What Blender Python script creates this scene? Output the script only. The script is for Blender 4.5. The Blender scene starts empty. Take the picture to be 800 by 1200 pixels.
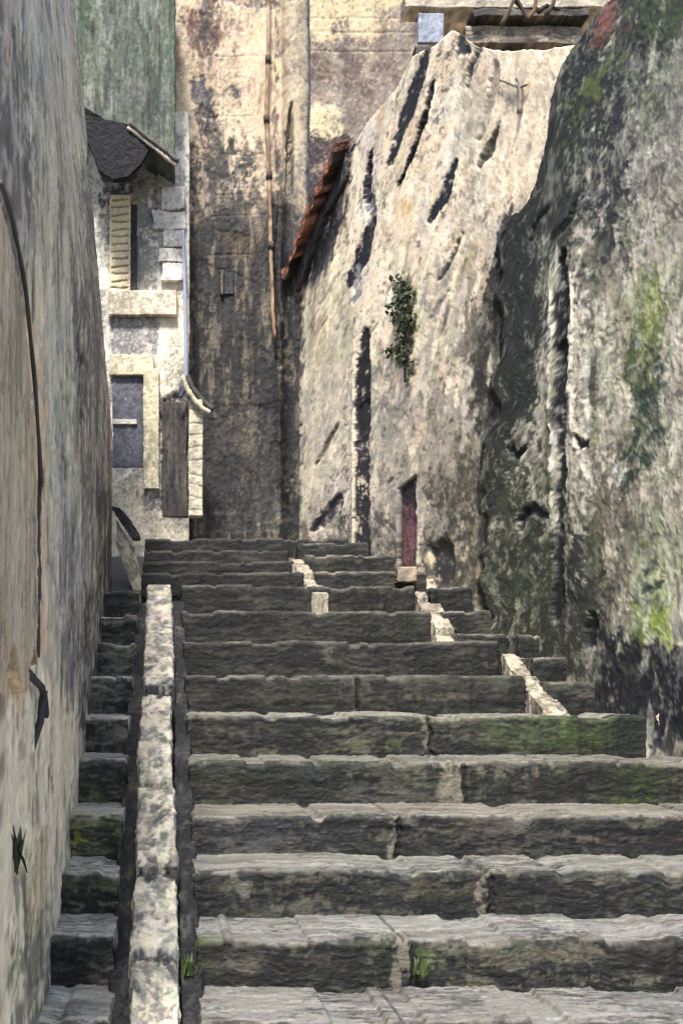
# Old town stairway between weathered houses, thick painterly plaster and stone.
import bpy, math, time
import numpy as np
T0 = time.time()
F, CX, CY = 1247.0, 192.0, 800.0            # focal length and vanishing point measured on the 800x1200 picture
S = bpy.context.scene
COL = S.collection
RNG = np.random.default_rng(7)

# ------------------------------------------------------------------ noise
_tab = np.random.default_rng(3).random((256, 256))
def vn(x, y, seed=0):
    x = np.asarray(x, float) + seed*17.31; y = np.asarray(y, float) + seed*9.77
    xi = np.floor(x).astype(int); yi = np.floor(y).astype(int)
    fx = x-xi; fy = y-yi
    fx = fx*fx*(3-2*fx); fy = fy*fy*(3-2*fy)
    a = _tab[yi & 255, xi & 255]; b = _tab[yi & 255, (xi+1) & 255]
    c = _tab[(yi+1) & 255, xi & 255]; d = _tab[(yi+1) & 255, (xi+1) & 255]
    return (a*(1-fx)+b*fx)*(1-fy)+(c*(1-fx)+d*fx)*fy
def fbm(x, y, seed=0, oct=4, gain=.55):
    s = 0; a = 1; t = 0
    for i in range(oct):
        s = s+a*vn(x*2**i, y*2**i, seed+i*5); t += a; a *= gain
    return s/t
def sst(e0, e1, x):
    t = np.clip((x-e0)/(e1-e0+1e-9), 0, 1); return t*t*(3-2*t)
def lin(c):
    c = np.clip(np.asarray(c, float)/255., 0, 1)
    return np.where(c <= .04045, c/12.92, ((c+.055)/1.055)**2.4)

# ------------------------------------------------------------------ painted relief: colour + height raster of one surface, in metres
HS = .6
class Surf:
    def __init__(s, u0, u1, v0, v1, res=.005, fill=(150, 145, 135), seed=1):
        s.u0, s.u1, s.v0, s.v1, s.res, s.seed = u0, u1, v0, v1, res, seed
        s.W = int((u1-u0)/res)+2; s.H = int((v1-v0)/res)+2
        s.u = u0+np.arange(s.W)*res; s.v = v0+np.arange(s.H)*res
        s.U, s.V = np.meshgrid(s.u, s.v)
        s.c = np.empty((s.H, s.W, 3)); s.c[:] = fill
        s.h = np.zeros((s.H, s.W))
        s.rng = np.random.default_rng(seed)
        s.conv = lambda p: p; s.log = []; s.rec = True; s.k = seed; s.ns = (.035, .05)
    def pts(s, P): return [s.conv(p) for p in P]
    def win(s, lo, hi):
        a = max(0, int((lo[0]-s.u0)/s.res)); b = min(s.W, int((hi[0]-s.u0)/s.res)+2)
        c = max(0, int((lo[1]-s.v0)/s.res)); d = min(s.H, int((hi[1]-s.v0)/s.res)+2)
        return None if a >= b or c >= d else (slice(c, d), slice(a, b))
    def _warp(s, w, rag, sc):
        U, V = s.U[w], s.V[w]
        if rag <= 0: return U, V
        n1 = fbm(U/sc, V/sc, s.seed+11, 4, .7)-.5; n2 = fbm(U/sc, V/sc, s.seed+23, 4, .7)-.5
        return U+n1*rag*2, V+n2*rag*2
    def _put(s, w, m, col, amt, h, broken):
        m0 = m
        if broken > 0:
            U, V = s.U[w], s.V[w]; s.k += 1; su, sv = s.ns
            n = .6*fbm(U/su, V/sv, 31+s.k % 7, 3, .6)+.4*fbm(U/(su*.3), V/(sv*.3), 47+s.k % 5, 3, .75)
            n = sst(.32, .68, n)
            m = m*.06+.94*sst(-.07, .07, m*(1.06-broken)-n)
        m = np.clip(m, 0, 1)
        if col is not None:
            s.c[w] = s.c[w]*(1-(m*amt)[..., None])+np.array(col, float)*(m*amt)[..., None]
        if h: s.h[w] += m0*h
    def redo(s, k=.6, br=.5):
        """second coat of the stains and painted shade over the strokes, more broken than the first"""
        s.rec = False; keep = s.conv; s.conv = lambda p: p
        for P, col, rag, soft, amt, sc, b in s.log: s.poly(P, np.array(col, float)*.92, rag, soft*1.5, min(1, amt*1.1), 0, sc, max(b+.12, br))
        s.conv = keep
    def poly(s, P, col, rag=.03, soft=.02, amt=1., h=0, sc=.12, broken=0):
        P = np.array(s.pts(P))
        if s.rec: s.log.append((P, col, rag, soft, amt, sc, broken))
        pad = rag*2+soft*2+.02
        w = s.win(P.min(0)-pad, P.max(0)+pad)
        if w is None: return
        U, V = s._warp(w, rag, sc)
        d = np.full(U.shape, 1e9); ins = np.zeros(U.shape, bool)
        n = len(P)
        for i in range(n):
            a, b = P[i], P[(i+1) % n]; e = b-a
            t = np.clip(((U-a[0])*e[0]+(V-a[1])*e[1])/(e@e+1e-12), 0, 1)
            d = np.minimum(d, (U-a[0]-t*e[0])**2+(V-a[1]-t*e[1])**2)
            cr = ((a[1] > V) != (b[1] > V)) & (U < (b[0]-a[0])*(V-a[1])/((b[1]-a[1]) if abs(b[1]-a[1]) > 1e-9 else 1e-9)+a[0])
            ins ^= cr
        d = np.sqrt(d); sd = np.where(ins, d, -d)
        s._put(w, sst(-soft, soft, sd), col, amt, h, broken)
    def line(s, P, wd, col, rag=.01, soft=.006, amt=1., h=0, sc=.06, broken=0):
        P = np.array(s.pts(P)); wd = np.broadcast_to(np.array(wd, float), (len(P),))
        pad = rag*2+soft+wd.max()+.02
        w = s.win(P.min(0)-pad, P.max(0)+pad)
        if w is None: return
        U, V = s._warp(w, rag, sc)
        best = np.full(U.shape, -1e9)
        for i in range(len(P)-1):
            a, b = P[i], P[i+1]; e = b-a
            t = np.clip(((U-a[0])*e[0]+(V-a[1])*e[1])/(e@e+1e-12), 0, 1)
            d = np.sqrt((U-a[0]-t*e[0])**2+(V-a[1]-t*e[1])**2)
            best = np.maximum(best, wd[i]*(1-t)/2+wd[i+1]*t/2-d)
        if h < -.03:
            s._put(w, sst(-soft, soft, best), col, amt, 0, broken); s.h[w] += h*sst(.3*soft, 1.6*soft, best)
        else: s._put(w, sst(-soft, soft, best), col, amt, h, broken)
    def mottle(s, col, su, sv, thr, soft=.05, amt=1., seed=0, h=0, mask=None, oct=4):
        n = fbm(s.U/su, s.V/sv, s.seed*3+seed, oct, .65)
        m = sst(thr-soft, thr+soft, n)
        if mask is not None: m = m*mask
        s.c = s.c*(1-(m*amt)[..., None])+np.array(col, float)*(m*amt)[..., None]
        if h: s.h += m*h
    def area(s, P, rag=.05, soft=.05):
        """mask of a polygon, for mottle()"""
        keep = s.c.copy(); s.c[:] = 0; s.rec = False
        s.poly(P, (1, 1, 1), rag, soft); m = s.c[..., 0].copy(); s.c = keep; s.rec = True
        return m
    def blocks(s, P, bw, bh, col, wd=.006, amt=.7, h=-.004, prob=1., jit=.25):
        """masonry joints inside a box given by two picture corners"""
        (ua, va), (ub, vb) = s.conv(P[0]), s.conv(P[1])
        ua, ub = sorted((ua, ub)); va, vb = sorted((va, vb)); keep = s.conv; s.conv = lambda p: p
        v = va; r = 0
        while v < vb:
            hh = bh*s.rng.uniform(1-jit, 1+jit); u = ua
            if s.rng.random() < prob:
                a = s.rng.uniform(ua, ua+(ub-ua)*.3) if prob < 1 else ua
                b = s.rng.uniform(ub-(ub-ua)*.4, ub) if prob < 1 else ub
                s.line([(a, v+s.rng.normal(0, .004)), ((a+b)/2, v+s.rng.normal(0, .008)), (b, v+s.rng.normal(0, .004))], wd, col, .008, .004, amt, h, .05)
            u = ua+bw*s.rng.uniform(.2, .9)
            while u < ub:
                if s.rng.random() < prob:
                    s.line([(u, v), (u+s.rng.normal(0, .006), v+hh)], wd, col, .008, .004, amt, h, .05)
                u += bw*s.rng.uniform(1-jit, 1+jit)
            v += hh; r += 1
        s.conv = keep
    def strokes(s, n, L, w, ang, aj, jit=8, hamp=.004, tint=3, cjit=.01, alpha=.85, mask=None):
        rng = s.rng; c0 = s.c.copy(); h0 = s.h.copy(); H, W = s.H, s.W
        cu = rng.uniform(0, W, n); cv = rng.uniform(0, H, n)
        Ls = rng.uniform(*L, n)/s.res; ws = rng.uniform(*w, n)/s.res
        an = ang+rng.normal(0, aj, n); B = 24
        bri = rng.random((n, B)); bri = (bri+np.roll(bri, 1, 1))*.5; bh = rng.random((n, B))
        lum = rng.normal(0, jit, n); tn = rng.normal(0, tint, (n, 3)); off = rng.normal(0, cjit/s.res, (n, 2))
        lip = rng.choice([-1, 1], n)
        for k in range(n):
            x, y = cu[k], cv[k]; l = Ls[k]/2; b = max(ws[k]/2, 1.2); R = int(math.hypot(l, b))+2
            if mask is not None and mask[min(H-1, int(y)), min(W-1, int(x))] < rng.random(): continue
            x0, x1 = max(0, int(x)-R), min(W, int(x)+R+1); y0, y1 = max(0, int(y)-R), min(H, int(y)+R+1)
            if x0 >= x1 or y0 >= y1: continue
            ca, sa = math.cos(an[k]), math.sin(an[k])
            dx = (np.arange(x0, x1)-x)[None, :]; dy = (np.arange(y0, y1)-y)[:, None]
            p = (dx*ca+dy*sa)/l; q = (-dx*sa+dy*ca)/b
            qi = np.clip(((q+1)*.5*(B-1)), 0, B-1).astype(int)
            a = np.clip(((.62+.42*bri[k])[qi]-np.abs(p))*5, 0, 1)*np.clip((1-np.abs(q))*4, 0, 1)*alpha
            sx = int(min(W-1, max(0, x+off[k, 0]))); sy = int(min(H-1, max(0, y+off[k, 1])))
            col = c0[sy, sx]+lum[k]+tn[k]
            bb = (bh[k]-.5)[qi]
            colp = col+(bb*jit*1.1)[..., None]
            w_ = (slice(y0, y1), slice(x0, x1)); A = a[..., None]
            s.c[w_] = s.c[w_]*(1-A)+colp*A
            hh = h0[w_]+HS*hamp*(.35*bb+.55*np.exp(-((np.abs(q)-.8)/.22)**2)+.7*np.exp(-((p*lip[k]-.75)/.14)**2)+.3)
            s.h[w_] = s.h[w_]*(1-a)+hh*a
    def crust(s, hi, lo, amt=.35, sc=.012, an=1., rel=1.):
        """dry-brush flecks: light paint catches on ridges, dark sits in pits"""
        if s.log: s.redo(.7)
        n = fbm(s.U/sc, s.V/(sc*an), s.seed+77, 4, .8)
        big = fbm(s.U/.18, s.V/.25, s.seed+78, 3)
        m = sst(.585, .625, n*.62+big*.42)*amt*1.3
        s.c = s.c*(1-m[..., None])+np.array(hi, float)*m[..., None]; s.h += m*.004
        m = sst(.595, .635, (1-n)*.62+(1-big)*.42)*amt*1.3
        s.c = s.c*(1-m[..., None])+np.array(lo, float)*m[..., None]; s.h -= m*.004
        s.h += (n-.5)*.0035*rel
    def sample(s, u, v):
        x = np.clip((u-s.u0)/s.res, 0, s.W-1.001); y = np.clip((v-s.v0)/s.res, 0, s.H-1.001)
        xi = x.astype(int); yi = y.astype(int); fx = x-xi; fy = y-yi
        def g(A):
            if A.ndim == 3: a_, b_ = fx[..., None], fy[..., None]
            else: a_, b_ = fx, fy
            return (A[yi, xi]*(1-a_)+A[yi, xi+1]*a_)*(1-b_)+(A[yi+1, xi]*(1-a_)+A[yi+1, xi+1]*a_)*b_
        return g(s.c), g(s.h)

# ------------------------------------------------------------------ materials
def paint_mat(name, rough=.75, bump=.5, scale=160, spec=.35, var=.22, aniso=(1, 1, 1), attr=True, base=(.3, .3, .3)):
    m = bpy.data.materials.new(name); m.use_nodes = True; N = m.node_tree.nodes; Lk = m.node_tree.links
    b = N['Principled BSDF']; b.inputs['Roughness'].default_value = rough
    b.inputs['Specular IOR Level'].default_value = spec
    tc = N.new('ShaderNodeTexCoord'); mp = N.new('ShaderNodeMapping'); mp.inputs['Scale'].default_value = aniso
    Lk.new(tc.outputs['Object'], mp.inputs['Vector'])
    n1 = N.new('ShaderNodeTexNoise'); n1.inputs['Scale'].default_value = scale; n1.inputs['Detail'].default_value = 5; n1.inputs['Roughness'].default_value = .7
    n2 = N.new('ShaderNodeTexNoise'); n2.inputs['Scale'].default_value = scale*.28; n2.inputs['Detail'].default_value = 4; n2.inputs['Distortion'].default_value = .6
    Lk.new(mp.outputs[0], n1.inputs['Vector']); Lk.new(mp.outputs[0], n2.inputs['Vector'])
    mr = N.new('ShaderNodeMapRange'); mr.inputs['From Min'].default_value = .28; mr.inputs['From Max'].default_value = .72
    mr.inputs['To Min'].default_value = 1-var; mr.inputs['To Max'].default_value = 1+var
    Lk.new(n1.outputs['Fac'], mr.inputs['Value'])
    vm = N.new('ShaderNodeVectorMath'); vm.operation = 'SCALE'
    if attr:
        at = N.new('ShaderNodeAttribute'); at.attribute_name = 'paint'; Lk.new(at.outputs['Color'], vm.inputs[0])
    else: vm.inputs[0].default_value = base
    Lk.new(mr.outputs[0], vm.inputs['Scale']); Lk.new(vm.outputs[0], b.inputs['Base Color'])
    ad = N.new('ShaderNodeMath'); ad.operation = 'ADD'; Lk.new(n1.outputs['Fac'], ad.inputs[0]); Lk.new(n2.outputs['Fac'], ad.inputs[1])
    bp = N.new('ShaderNodeBump'); bp.inputs['Strength'].default_value = bump; bp.inputs['Distance'].default_value = .006
    Lk.new(ad.outputs[0], bp.inputs['Height']); Lk.new(bp.outputs[0], b.inputs['Normal'])
    return m
M_PLASTER = paint_mat('weathered_plaster', .68, .4, 110, .4, .10)
M_STONE = paint_mat('worn_step_stone', .66, .6, 120, .4, .16, (.5, 1.3, 1.3))
M_FAR = paint_mat('far_masonry', .8, .4, 80, .3, .12)
M_IRON = paint_mat('old_iron', .55, .4, 120, .5, .3, attr=False, base=(.022, .024, .030))
M_WOOD = paint_mat('grey_timber', .75, .5, 120, .3, .3, (1, 1, .2))
M_LEAF = paint_mat('ivy_leaf', .6, .2, 90, .4, .3, attr=False, base=(.040, .055, .028))
M_LEAF2 = paint_mat('weed_leaf', .6, .2, 90, .4, .3, attr=False, base=(.07, .10, .03))
M_GLASS = paint_mat('dull_pane', .25, .15, 60, .5, .1, attr=False, base=(.10, .105, .125))

# ------------------------------------------------------------------ mesh helpers
def link(me, name, mat, parent=None):
    o = bpy.data.objects.new(name, me); COL.objects.link(o)
    if mat: me.materials.append(mat)
    if parent: o.parent = parent
    return o
def thing(name, label, cat, loc=(0, 0, 0), group=None):
    o = bpy.data.objects.new(name, None); COL.objects.link(o); o.location = loc
    o.empty_display_size = .2
    return tag(o, label, cat, group)
def tag(o, label, cat, group=None):
    o['label'] = label; o['category'] = cat
    if group: o['group'] = group
    return o
def place(o, parent):
    """keep world position while the parent Empty stands at the thing's base"""
    if parent is not None and parent.type == 'EMPTY' or parent is not None:
        bpy.context.view_layer.update()
        o.parent = parent; o.matrix_parent_inverse = parent.matrix_world.inverted()
    return o
def sheet(name, P, N, h, C, back, mat, parent=None, gain=1., rim=None):
    """relief sheet with side faces and a back: P (nv,nu,3), N normal, h height, C srgb, back = offset of the rear face"""
    nv, nu = h.shape; N = np.broadcast_to(N, P.shape)
    V = (P+N*h[..., None]).reshape(-1, 3); Cl = lin(C).reshape(-1, 3)*gain
    idx = np.arange(nv*nu).reshape(nv, nu)
    q = np.stack([idx[:-1, :-1], idx[:-1, 1:], idx[1:, 1:], idx[1:, :-1]], -1).reshape(-1, 4)
    ring = np.concatenate([idx[0, :], idx[1:, -1], idx[-1, -2::-1], idx[-2:0:-1, 0]])
    back = np.asarray(back, float)
    nr = len(ring); bl = np.linalg.norm(back); fr = [f for f in (.012, .03, .06, .1, .15, .22, .3) if f < bl*.9]
    base = V[ring].copy(); cb_ = Cl[ring].copy(); arc = np.concatenate([[0], np.cumsum(np.linalg.norm(np.diff(base, axis=0), axis=1))])
    prev = ring; sqs = []; cur = nv*nu
    for f in fr+[bl]:
        n_ = fbm(arc/.05, arc*0+f/.06, 61, 3, .7)-.5; jit = np.random.default_rng(int(f*1000)).normal(0, .003, (nr, 3))
        nvv = base+back/bl*f+(jit if f < bl else 0); V = np.vstack([V, nvv])
        Cl = np.vstack([Cl, cb_*(1+1.5*n_[:, None])])
        r2 = np.arange(nr)+cur; cur += nr
        sqs.append(np.stack([np.roll(prev, -1), prev, r2, np.roll(r2, -1)], -1)); prev = r2
    sq = np.vstack(sqs)
    me = bpy.data.meshes.new(name)
    nq = len(q)+len(sq)
    me.vertices.add(len(V)); me.vertices.foreach_set('co', V.astype(np.float32).ravel())
    loops = np.concatenate([q.ravel(), sq.ravel(), r2[::-1]])
    me.loops.add(len(loops)); me.loops.foreach_set('vertex_index', loops.astype(np.int32))
    ls = np.concatenate([np.arange(nq)*4, [nq*4]]); me.polygons.add(nq+1)
    me.polygons.foreach_set('loop_start', ls.astype(np.int32))
    sm = np.zeros(nq+1, bool); sm[:len(q)] = True; me.polygons.foreach_set('use_smooth', sm)
    me.update(calc_edges=True)
    a = me.color_attributes.new('paint', 'FLOAT_COLOR', 'POINT')
    a.data.foreach_set('color', np.hstack([Cl, np.ones((len(Cl), 1))]).astype(np.float32).ravel())
    # orientation
    e1 = P[0, -1]-P[0, 0]; e2 = P[-1, 0]-P[0, 0]
    if np.dot(np.cross(e1, e2), N[0, 0]) < 0: me.flip_normals()
    o = link(me, name, mat)
    if parent is not None: place(o, parent)
    return o
def rawmesh(name, V, Fs, mat, parent=None, cols=None, smooth=True):
    me = bpy.data.meshes.new(name); me.from_pydata([tuple(v) for v in V], [], [tuple(f) for f in Fs]); me.update()
    if smooth: me.polygons.foreach_set('use_smooth', np.ones(len(me.polygons), bool))
    if cols is not None:
        a = me.color_attributes.new('paint', 'FLOAT_COLOR', 'POINT')
        a.data.foreach_set('color', np.hstack([lin(cols), np.ones((len(V), 1))]).astype(np.float32).ravel())
    o = link(me, name, mat)
    if parent is not None: place(o, parent)
    return o
def tube(pts, rad, nseg=10, jit=.0, seed=0):
    rng = np.random.default_rng(seed); P = np.array(pts, float); V = []; Fs = []
    rad = np.broadcast_to(rad, (len(P),))
    for i, p in enumerate(P):
        t = P[min(i+1, len(P)-1)]-P[max(i-1, 0)]; t /= np.linalg.norm(t)
        a = np.cross(t, (0.13, 1, .07)); 
        if np.linalg.norm(a) < .1: a = np.cross(t, (1, 0, .1))
        a /= np.linalg.norm(a); b = np.cross(t, a)
        for k in range(nseg):
            w = 2*math.pi*k/nseg; r = rad[i]*(1+jit*rng.normal())
            V.append(p+(a*math.cos(w)+b*math.sin(w))*r)
    n = len(P)
    for i in range(n-1):
        for k in range(nseg):
            k2 = (k+1) % nseg; Fs.append((i*nseg+k, i*nseg+k2, (i+1)*nseg+k2, (i+1)*nseg+k))
    Fs.append(tuple(range(nseg))[::-1]); Fs.append(tuple((n-1)*nseg+k for k in range(nseg)))
    return V, Fs
def dense(pts, step=.03):
    out = []; P = [np.array(p, float) for p in pts]
    for a, b in zip(P[:-1], P[1:]):
        n = max(1, int(np.linalg.norm(b-a)/step))
        out += [a+(b-a)*i/n for i in range(n)]
    return out+[P[-1]]
def at(px, py, Y): return np.array([(px-CX)*Y/F, Y, (CY-py)*Y/F])

class Plane:
    """vertical plane through (ox,oy) with horizontal direction d; u along it, v = height"""
    def __init__(s, o, d, lean=0.):
        d = np.array(d, float); d /= np.linalg.norm(d); s.o = np.array(o, float); s.d = d; s.lean = lean
        n = np.array([d[1], -d[0], 0.]);
        if n[1] > 1e-6 or (abs(n[1]) <= 1e-6 and n[0] < 0): n = -n
        s.n = n
    def uv(s, p):
        px, py = p; r = (px-CX)/F; z = 0.
        for _ in range(12):
            ox = s.o[0]-s.lean*max(0, z-1.6)
            u = (r*s.o[1]-ox)/(s.d[0]-r*s.d[1]); Y = s.o[1]+u*s.d[1]; z2 = (CY-py)*Y/F
            if abs(z2-z) < 1e-5: break
            z = .5*z+.5*z2 if s.lean else z2
        return (u, z)
    def pos(s, u, v):
        return np.stack([s.o[0]+u*s.d[0]-s.lean*np.maximum(0, v-1.6), s.o[1]+u*s.d[1]+0*v, v+0*u], -1)
def wall(name, pl, sf, us, zb, zt, dv, back, mat, parent, gain=1., wob=.012, seed=0, normal=None, fe=0.):
    """grid over the plane: us = column positions, zb/zt = bottom/top height functions of u"""
    us = np.asarray(us); b = np.array([zb(u) for u in us]); t = np.array([zt(u) for u in us])
    nv = int((t.max()-b.min())/dv)+2; k = np.linspace(0, 1, nv)[:, None]
    V = b[None]*(1-k)+t[None]*k; U = np.broadcast_to(us[None], V.shape)
    e = (fbm(V/.22, U/.22, seed+3, 4, .6)-.5)*2*wob; f_ = (fbm(U/.18, V/.3, seed+9, 4, .6)-.5)*2*wob
    if fe: e = e+fe*(fbm(V/.55, V*0+3, seed+40, 4, .65)-.42)*2*np.clip((U-(us.max()-.5))/.5, 0, 1)
    C, h = sf.sample(U, V)
    P = pl.pos(U+e, V+f_)
    return sheet(name, P, pl.n if normal is None else normal, h, C, back, mat, parent, gain)
def interp(xs, ys):
    xs = np.array(xs); ys = np.array(ys); k = np.argsort(xs); return lambda u: float(np.interp(u, xs[k], ys[k]))
def cols(pl, pa, pb, py, step=1.5):
    """column positions evenly spread as the wall is seen, extended by the two end pixels"""
    n = int(abs(pb-pa)/step)+1
    return sorted(pl.uv((p, py))[0] for p in np.linspace(pa, pb, n))
def profile(pl, P):
    q = [pl.uv(p) for p in P]; return interp([a for a, b in q], [b for a, b in q])

# ================================================================== STAIRS
NOS = [1197, 1100, 1020, 955, 892, 838, 792, 752, 716, 686]
YN = [2680/(p-246) for p in NOS]; ZN = [.444*y-2.15 for y in YN]
YT = [6.43, 6.90, 7.24, 7.57]; ZT = [.665, .785, .90, 1.025]
# steps below the frame, down to the foot of the stairs
YL = [2.82-.33*k for k in range(9, 0, -1)]; ZL = [.444*y-2.15 for y in YL]
def stone_step(x0, x1, y, z, yb, zb, sf_cb, fill, seed, parent, gain=1., step_px=1.5, slant=0., name='step'):
    """one step: riser (zb..z) then rounded nosing then tread (y..yb)"""
    rh = z-zb; td = yb-y; mpp = max(y, 1.6)/F*step_px
    sf = Surf(x0-.02, x1+.02, -.02, rh+td+.02, max(.004, mpp*.8), fill, seed)
    def conv(p):
        px, py = p; Zr = (CY-py)*y/F
        if Zr <= z: return ((px-CX)*y/F, max(Zr, zb-.05)-zb)
        k = CY-py
        if abs(z) < .02: return ((px-CX)*y/F, rh+.01)
        Yt = min(max(z*F/k if k else yb, y), yb) if (z*F/(k if k else 1)) > 0 else yb
        return ((px-CX)*Yt/F, rh+(Yt-y))
    sf.conv = conv; sf.rh = rh; sf.td = td
    sf_cb(sf)
    us = np.arange(x0, x1+mpp, mpp)
    r = .018
    vs = np.concatenate([np.linspace(0, rh-r, max(6, int(rh/mpp))), [rh-r*.6, rh-r*.2, rh+r*.3, rh+r*.7], np.linspace(rh+r, rh+td, max(5, int(td/mpp/1.3)))])
    U, V = np.meshgrid(us, vs)
    C, h = sf.sample(U, V)
    wy = (fbm(U/.35, U*0+seed*3.3, seed, 3)-.5)*.03+(fbm(U/.05, U*0+seed, seed+4, 4, .7)-.5)*.012
    wz = (fbm(U/.45, U*0+seed*1.7, seed+7, 3)-.5)*.020+(fbm(U/.05, U*0+seed, seed+5, 4, .7)-.5)*.010-.014*sst(.60, .66, fbm(U/.13, U*0+seed, seed+6, 3))
    a = np.clip((V-(rh-r))/(2*r), 0, 1)                # 0 riser, 1 tread
    ang = a*math.pi/2
    Y = np.where(V < rh-r, y, np.where(V > rh+r, y+(V-rh), y+r-r*np.cos(ang)))+wy*np.clip(1-(V-rh)/max(td*.35, .01), 0, 1)
    Z = np.where(V < rh-r, zb+V, np.where(V > rh+r, z, z-r+r*np.sin(ang)))+wz*np.clip(V/rh, 0, 1)
    X = U+slant*(Y-y)+(fbm(V/.05, U*0+seed, seed+2, 3)-.5)*.01
    P = np.stack([X, Y, Z], -1)
    N = np.stack([0*ang, -np.cos(ang), np.sin(ang)], -1)
    return sheet(name, P, N, h, C, (0, .04, -.10), M_STONE, parent, gain)

DK = [(52, 52, 50), (62, 61, 56), (72, 70, 63), (84, 81, 72), (58, 60, 62), (44, 45, 46)]
def riser_paint(fill, moss=(), joints=(), pale=.5, seed=0, light=(), dark=(), tread=(158, 155, 148)):
    def cb(sf):
        rh, td = sf.rh, sf.td
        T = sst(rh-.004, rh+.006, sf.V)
        sf.c *= .66  # risers darkened in colour against the treads, imitating light from above
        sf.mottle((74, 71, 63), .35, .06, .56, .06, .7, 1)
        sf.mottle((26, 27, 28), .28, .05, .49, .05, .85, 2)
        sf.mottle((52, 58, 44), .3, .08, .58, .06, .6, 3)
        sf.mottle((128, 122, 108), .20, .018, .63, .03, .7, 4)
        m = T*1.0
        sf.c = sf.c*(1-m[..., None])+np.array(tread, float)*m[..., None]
        sf.mottle((112, 110, 106), .22, .03, .55, .05, .6, 5, mask=T)
        sf.mottle((188, 184, 174), .25, .025, .55, .05, .55, 6, mask=T)
        # dark line where tread meets the riser behind, and pale worn nosing
        e = np.exp(-((sf.V-rh)/.013)**2); n = fbm(sf.U/.09, sf.V/.02, seed+90, 4, .7)
        k = e*sst(.44, .52, n)*pale*1.5; k = np.clip(k, 0, .95)
        sf.c = sf.c*(1-k[..., None])+np.array((186, 180, 165), float)*k[..., None]
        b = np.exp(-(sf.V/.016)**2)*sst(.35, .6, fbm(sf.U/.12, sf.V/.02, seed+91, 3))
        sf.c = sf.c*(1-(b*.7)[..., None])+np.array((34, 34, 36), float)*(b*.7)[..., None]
        for P, c, br in moss: sf.poly(P, c, .02, .02, .85, .002, .07, br)
        for P, c, br in dark: sf.poly(P, c, .015, .02, .8, 0, .07, br)
        for P, c, br in light: sf.poly(P, c, .015, .01, .9, .003, .05, br)
        n = int((sf.u1-sf.u0)*(rh+td)*2600)
        sf.strokes(n, (.05, .18), (.010, .026), 0, .12, 12, .0042, 3, .006, .8)
        sf.strokes(n//3, (.02, .05), (.006, .014), 0, .5, 14, .004, 3, .004, .8)
        sf.crust((150, 146, 132), (22, 22, 24), .34, .04, .28, .35)
        for q in range(int((sf.u1-sf.u0)*5)):      # dragged dry brush marks and chips, each different
            kp = sf.conv; sf.conv = lambda p: p; ru = sf.rng.uniform
            a0, b0, l0 = ru(sf.u0, sf.u1), ru(0, rh), ru(.06, .40)
            cc_ = [(118, 113, 98), (24, 25, 27), (86, 88, 68), (40, 42, 40), (140, 134, 118), (72, 74, 80)][int(ru(0, 6))]
            sf.line([(a0, b0), (a0+l0/2, b0+ru(-.012, .012)), (a0+l0, b0+ru(-.012, .012))], [ru(.006, .02), ru(.015, .05), ru(.004, .02)], cc_, .02, .012, .85, ru(-.004, .003), .05, ru(.3, .6))
            sf.conv = kp
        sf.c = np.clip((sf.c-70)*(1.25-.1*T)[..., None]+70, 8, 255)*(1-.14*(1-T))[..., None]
        for x, w in joints:
            X = (x-CX)*sf.y/F; keep = sf.conv; sf.conv = lambda p: p
            sf.line([(X-.012, -.01), (X+.006, rh*.5), (X-.004, rh)], w*1.0, (170, 160, 140), .02, .012, .8, .003, .05, .3)
            sf.line([(X+.004+w*.5, .0), (X+w*.6, rh*.6), (X+w*.5, rh*.98)], .016, (14, 14, 16), .02, .006, .95, -.014, .05)
            sf.line([(X+.004, rh), (X, rh+td)], .008, (60, 58, 55), .01, .005, .7, -.006)
            sf.conv = keep
    return cb

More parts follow.
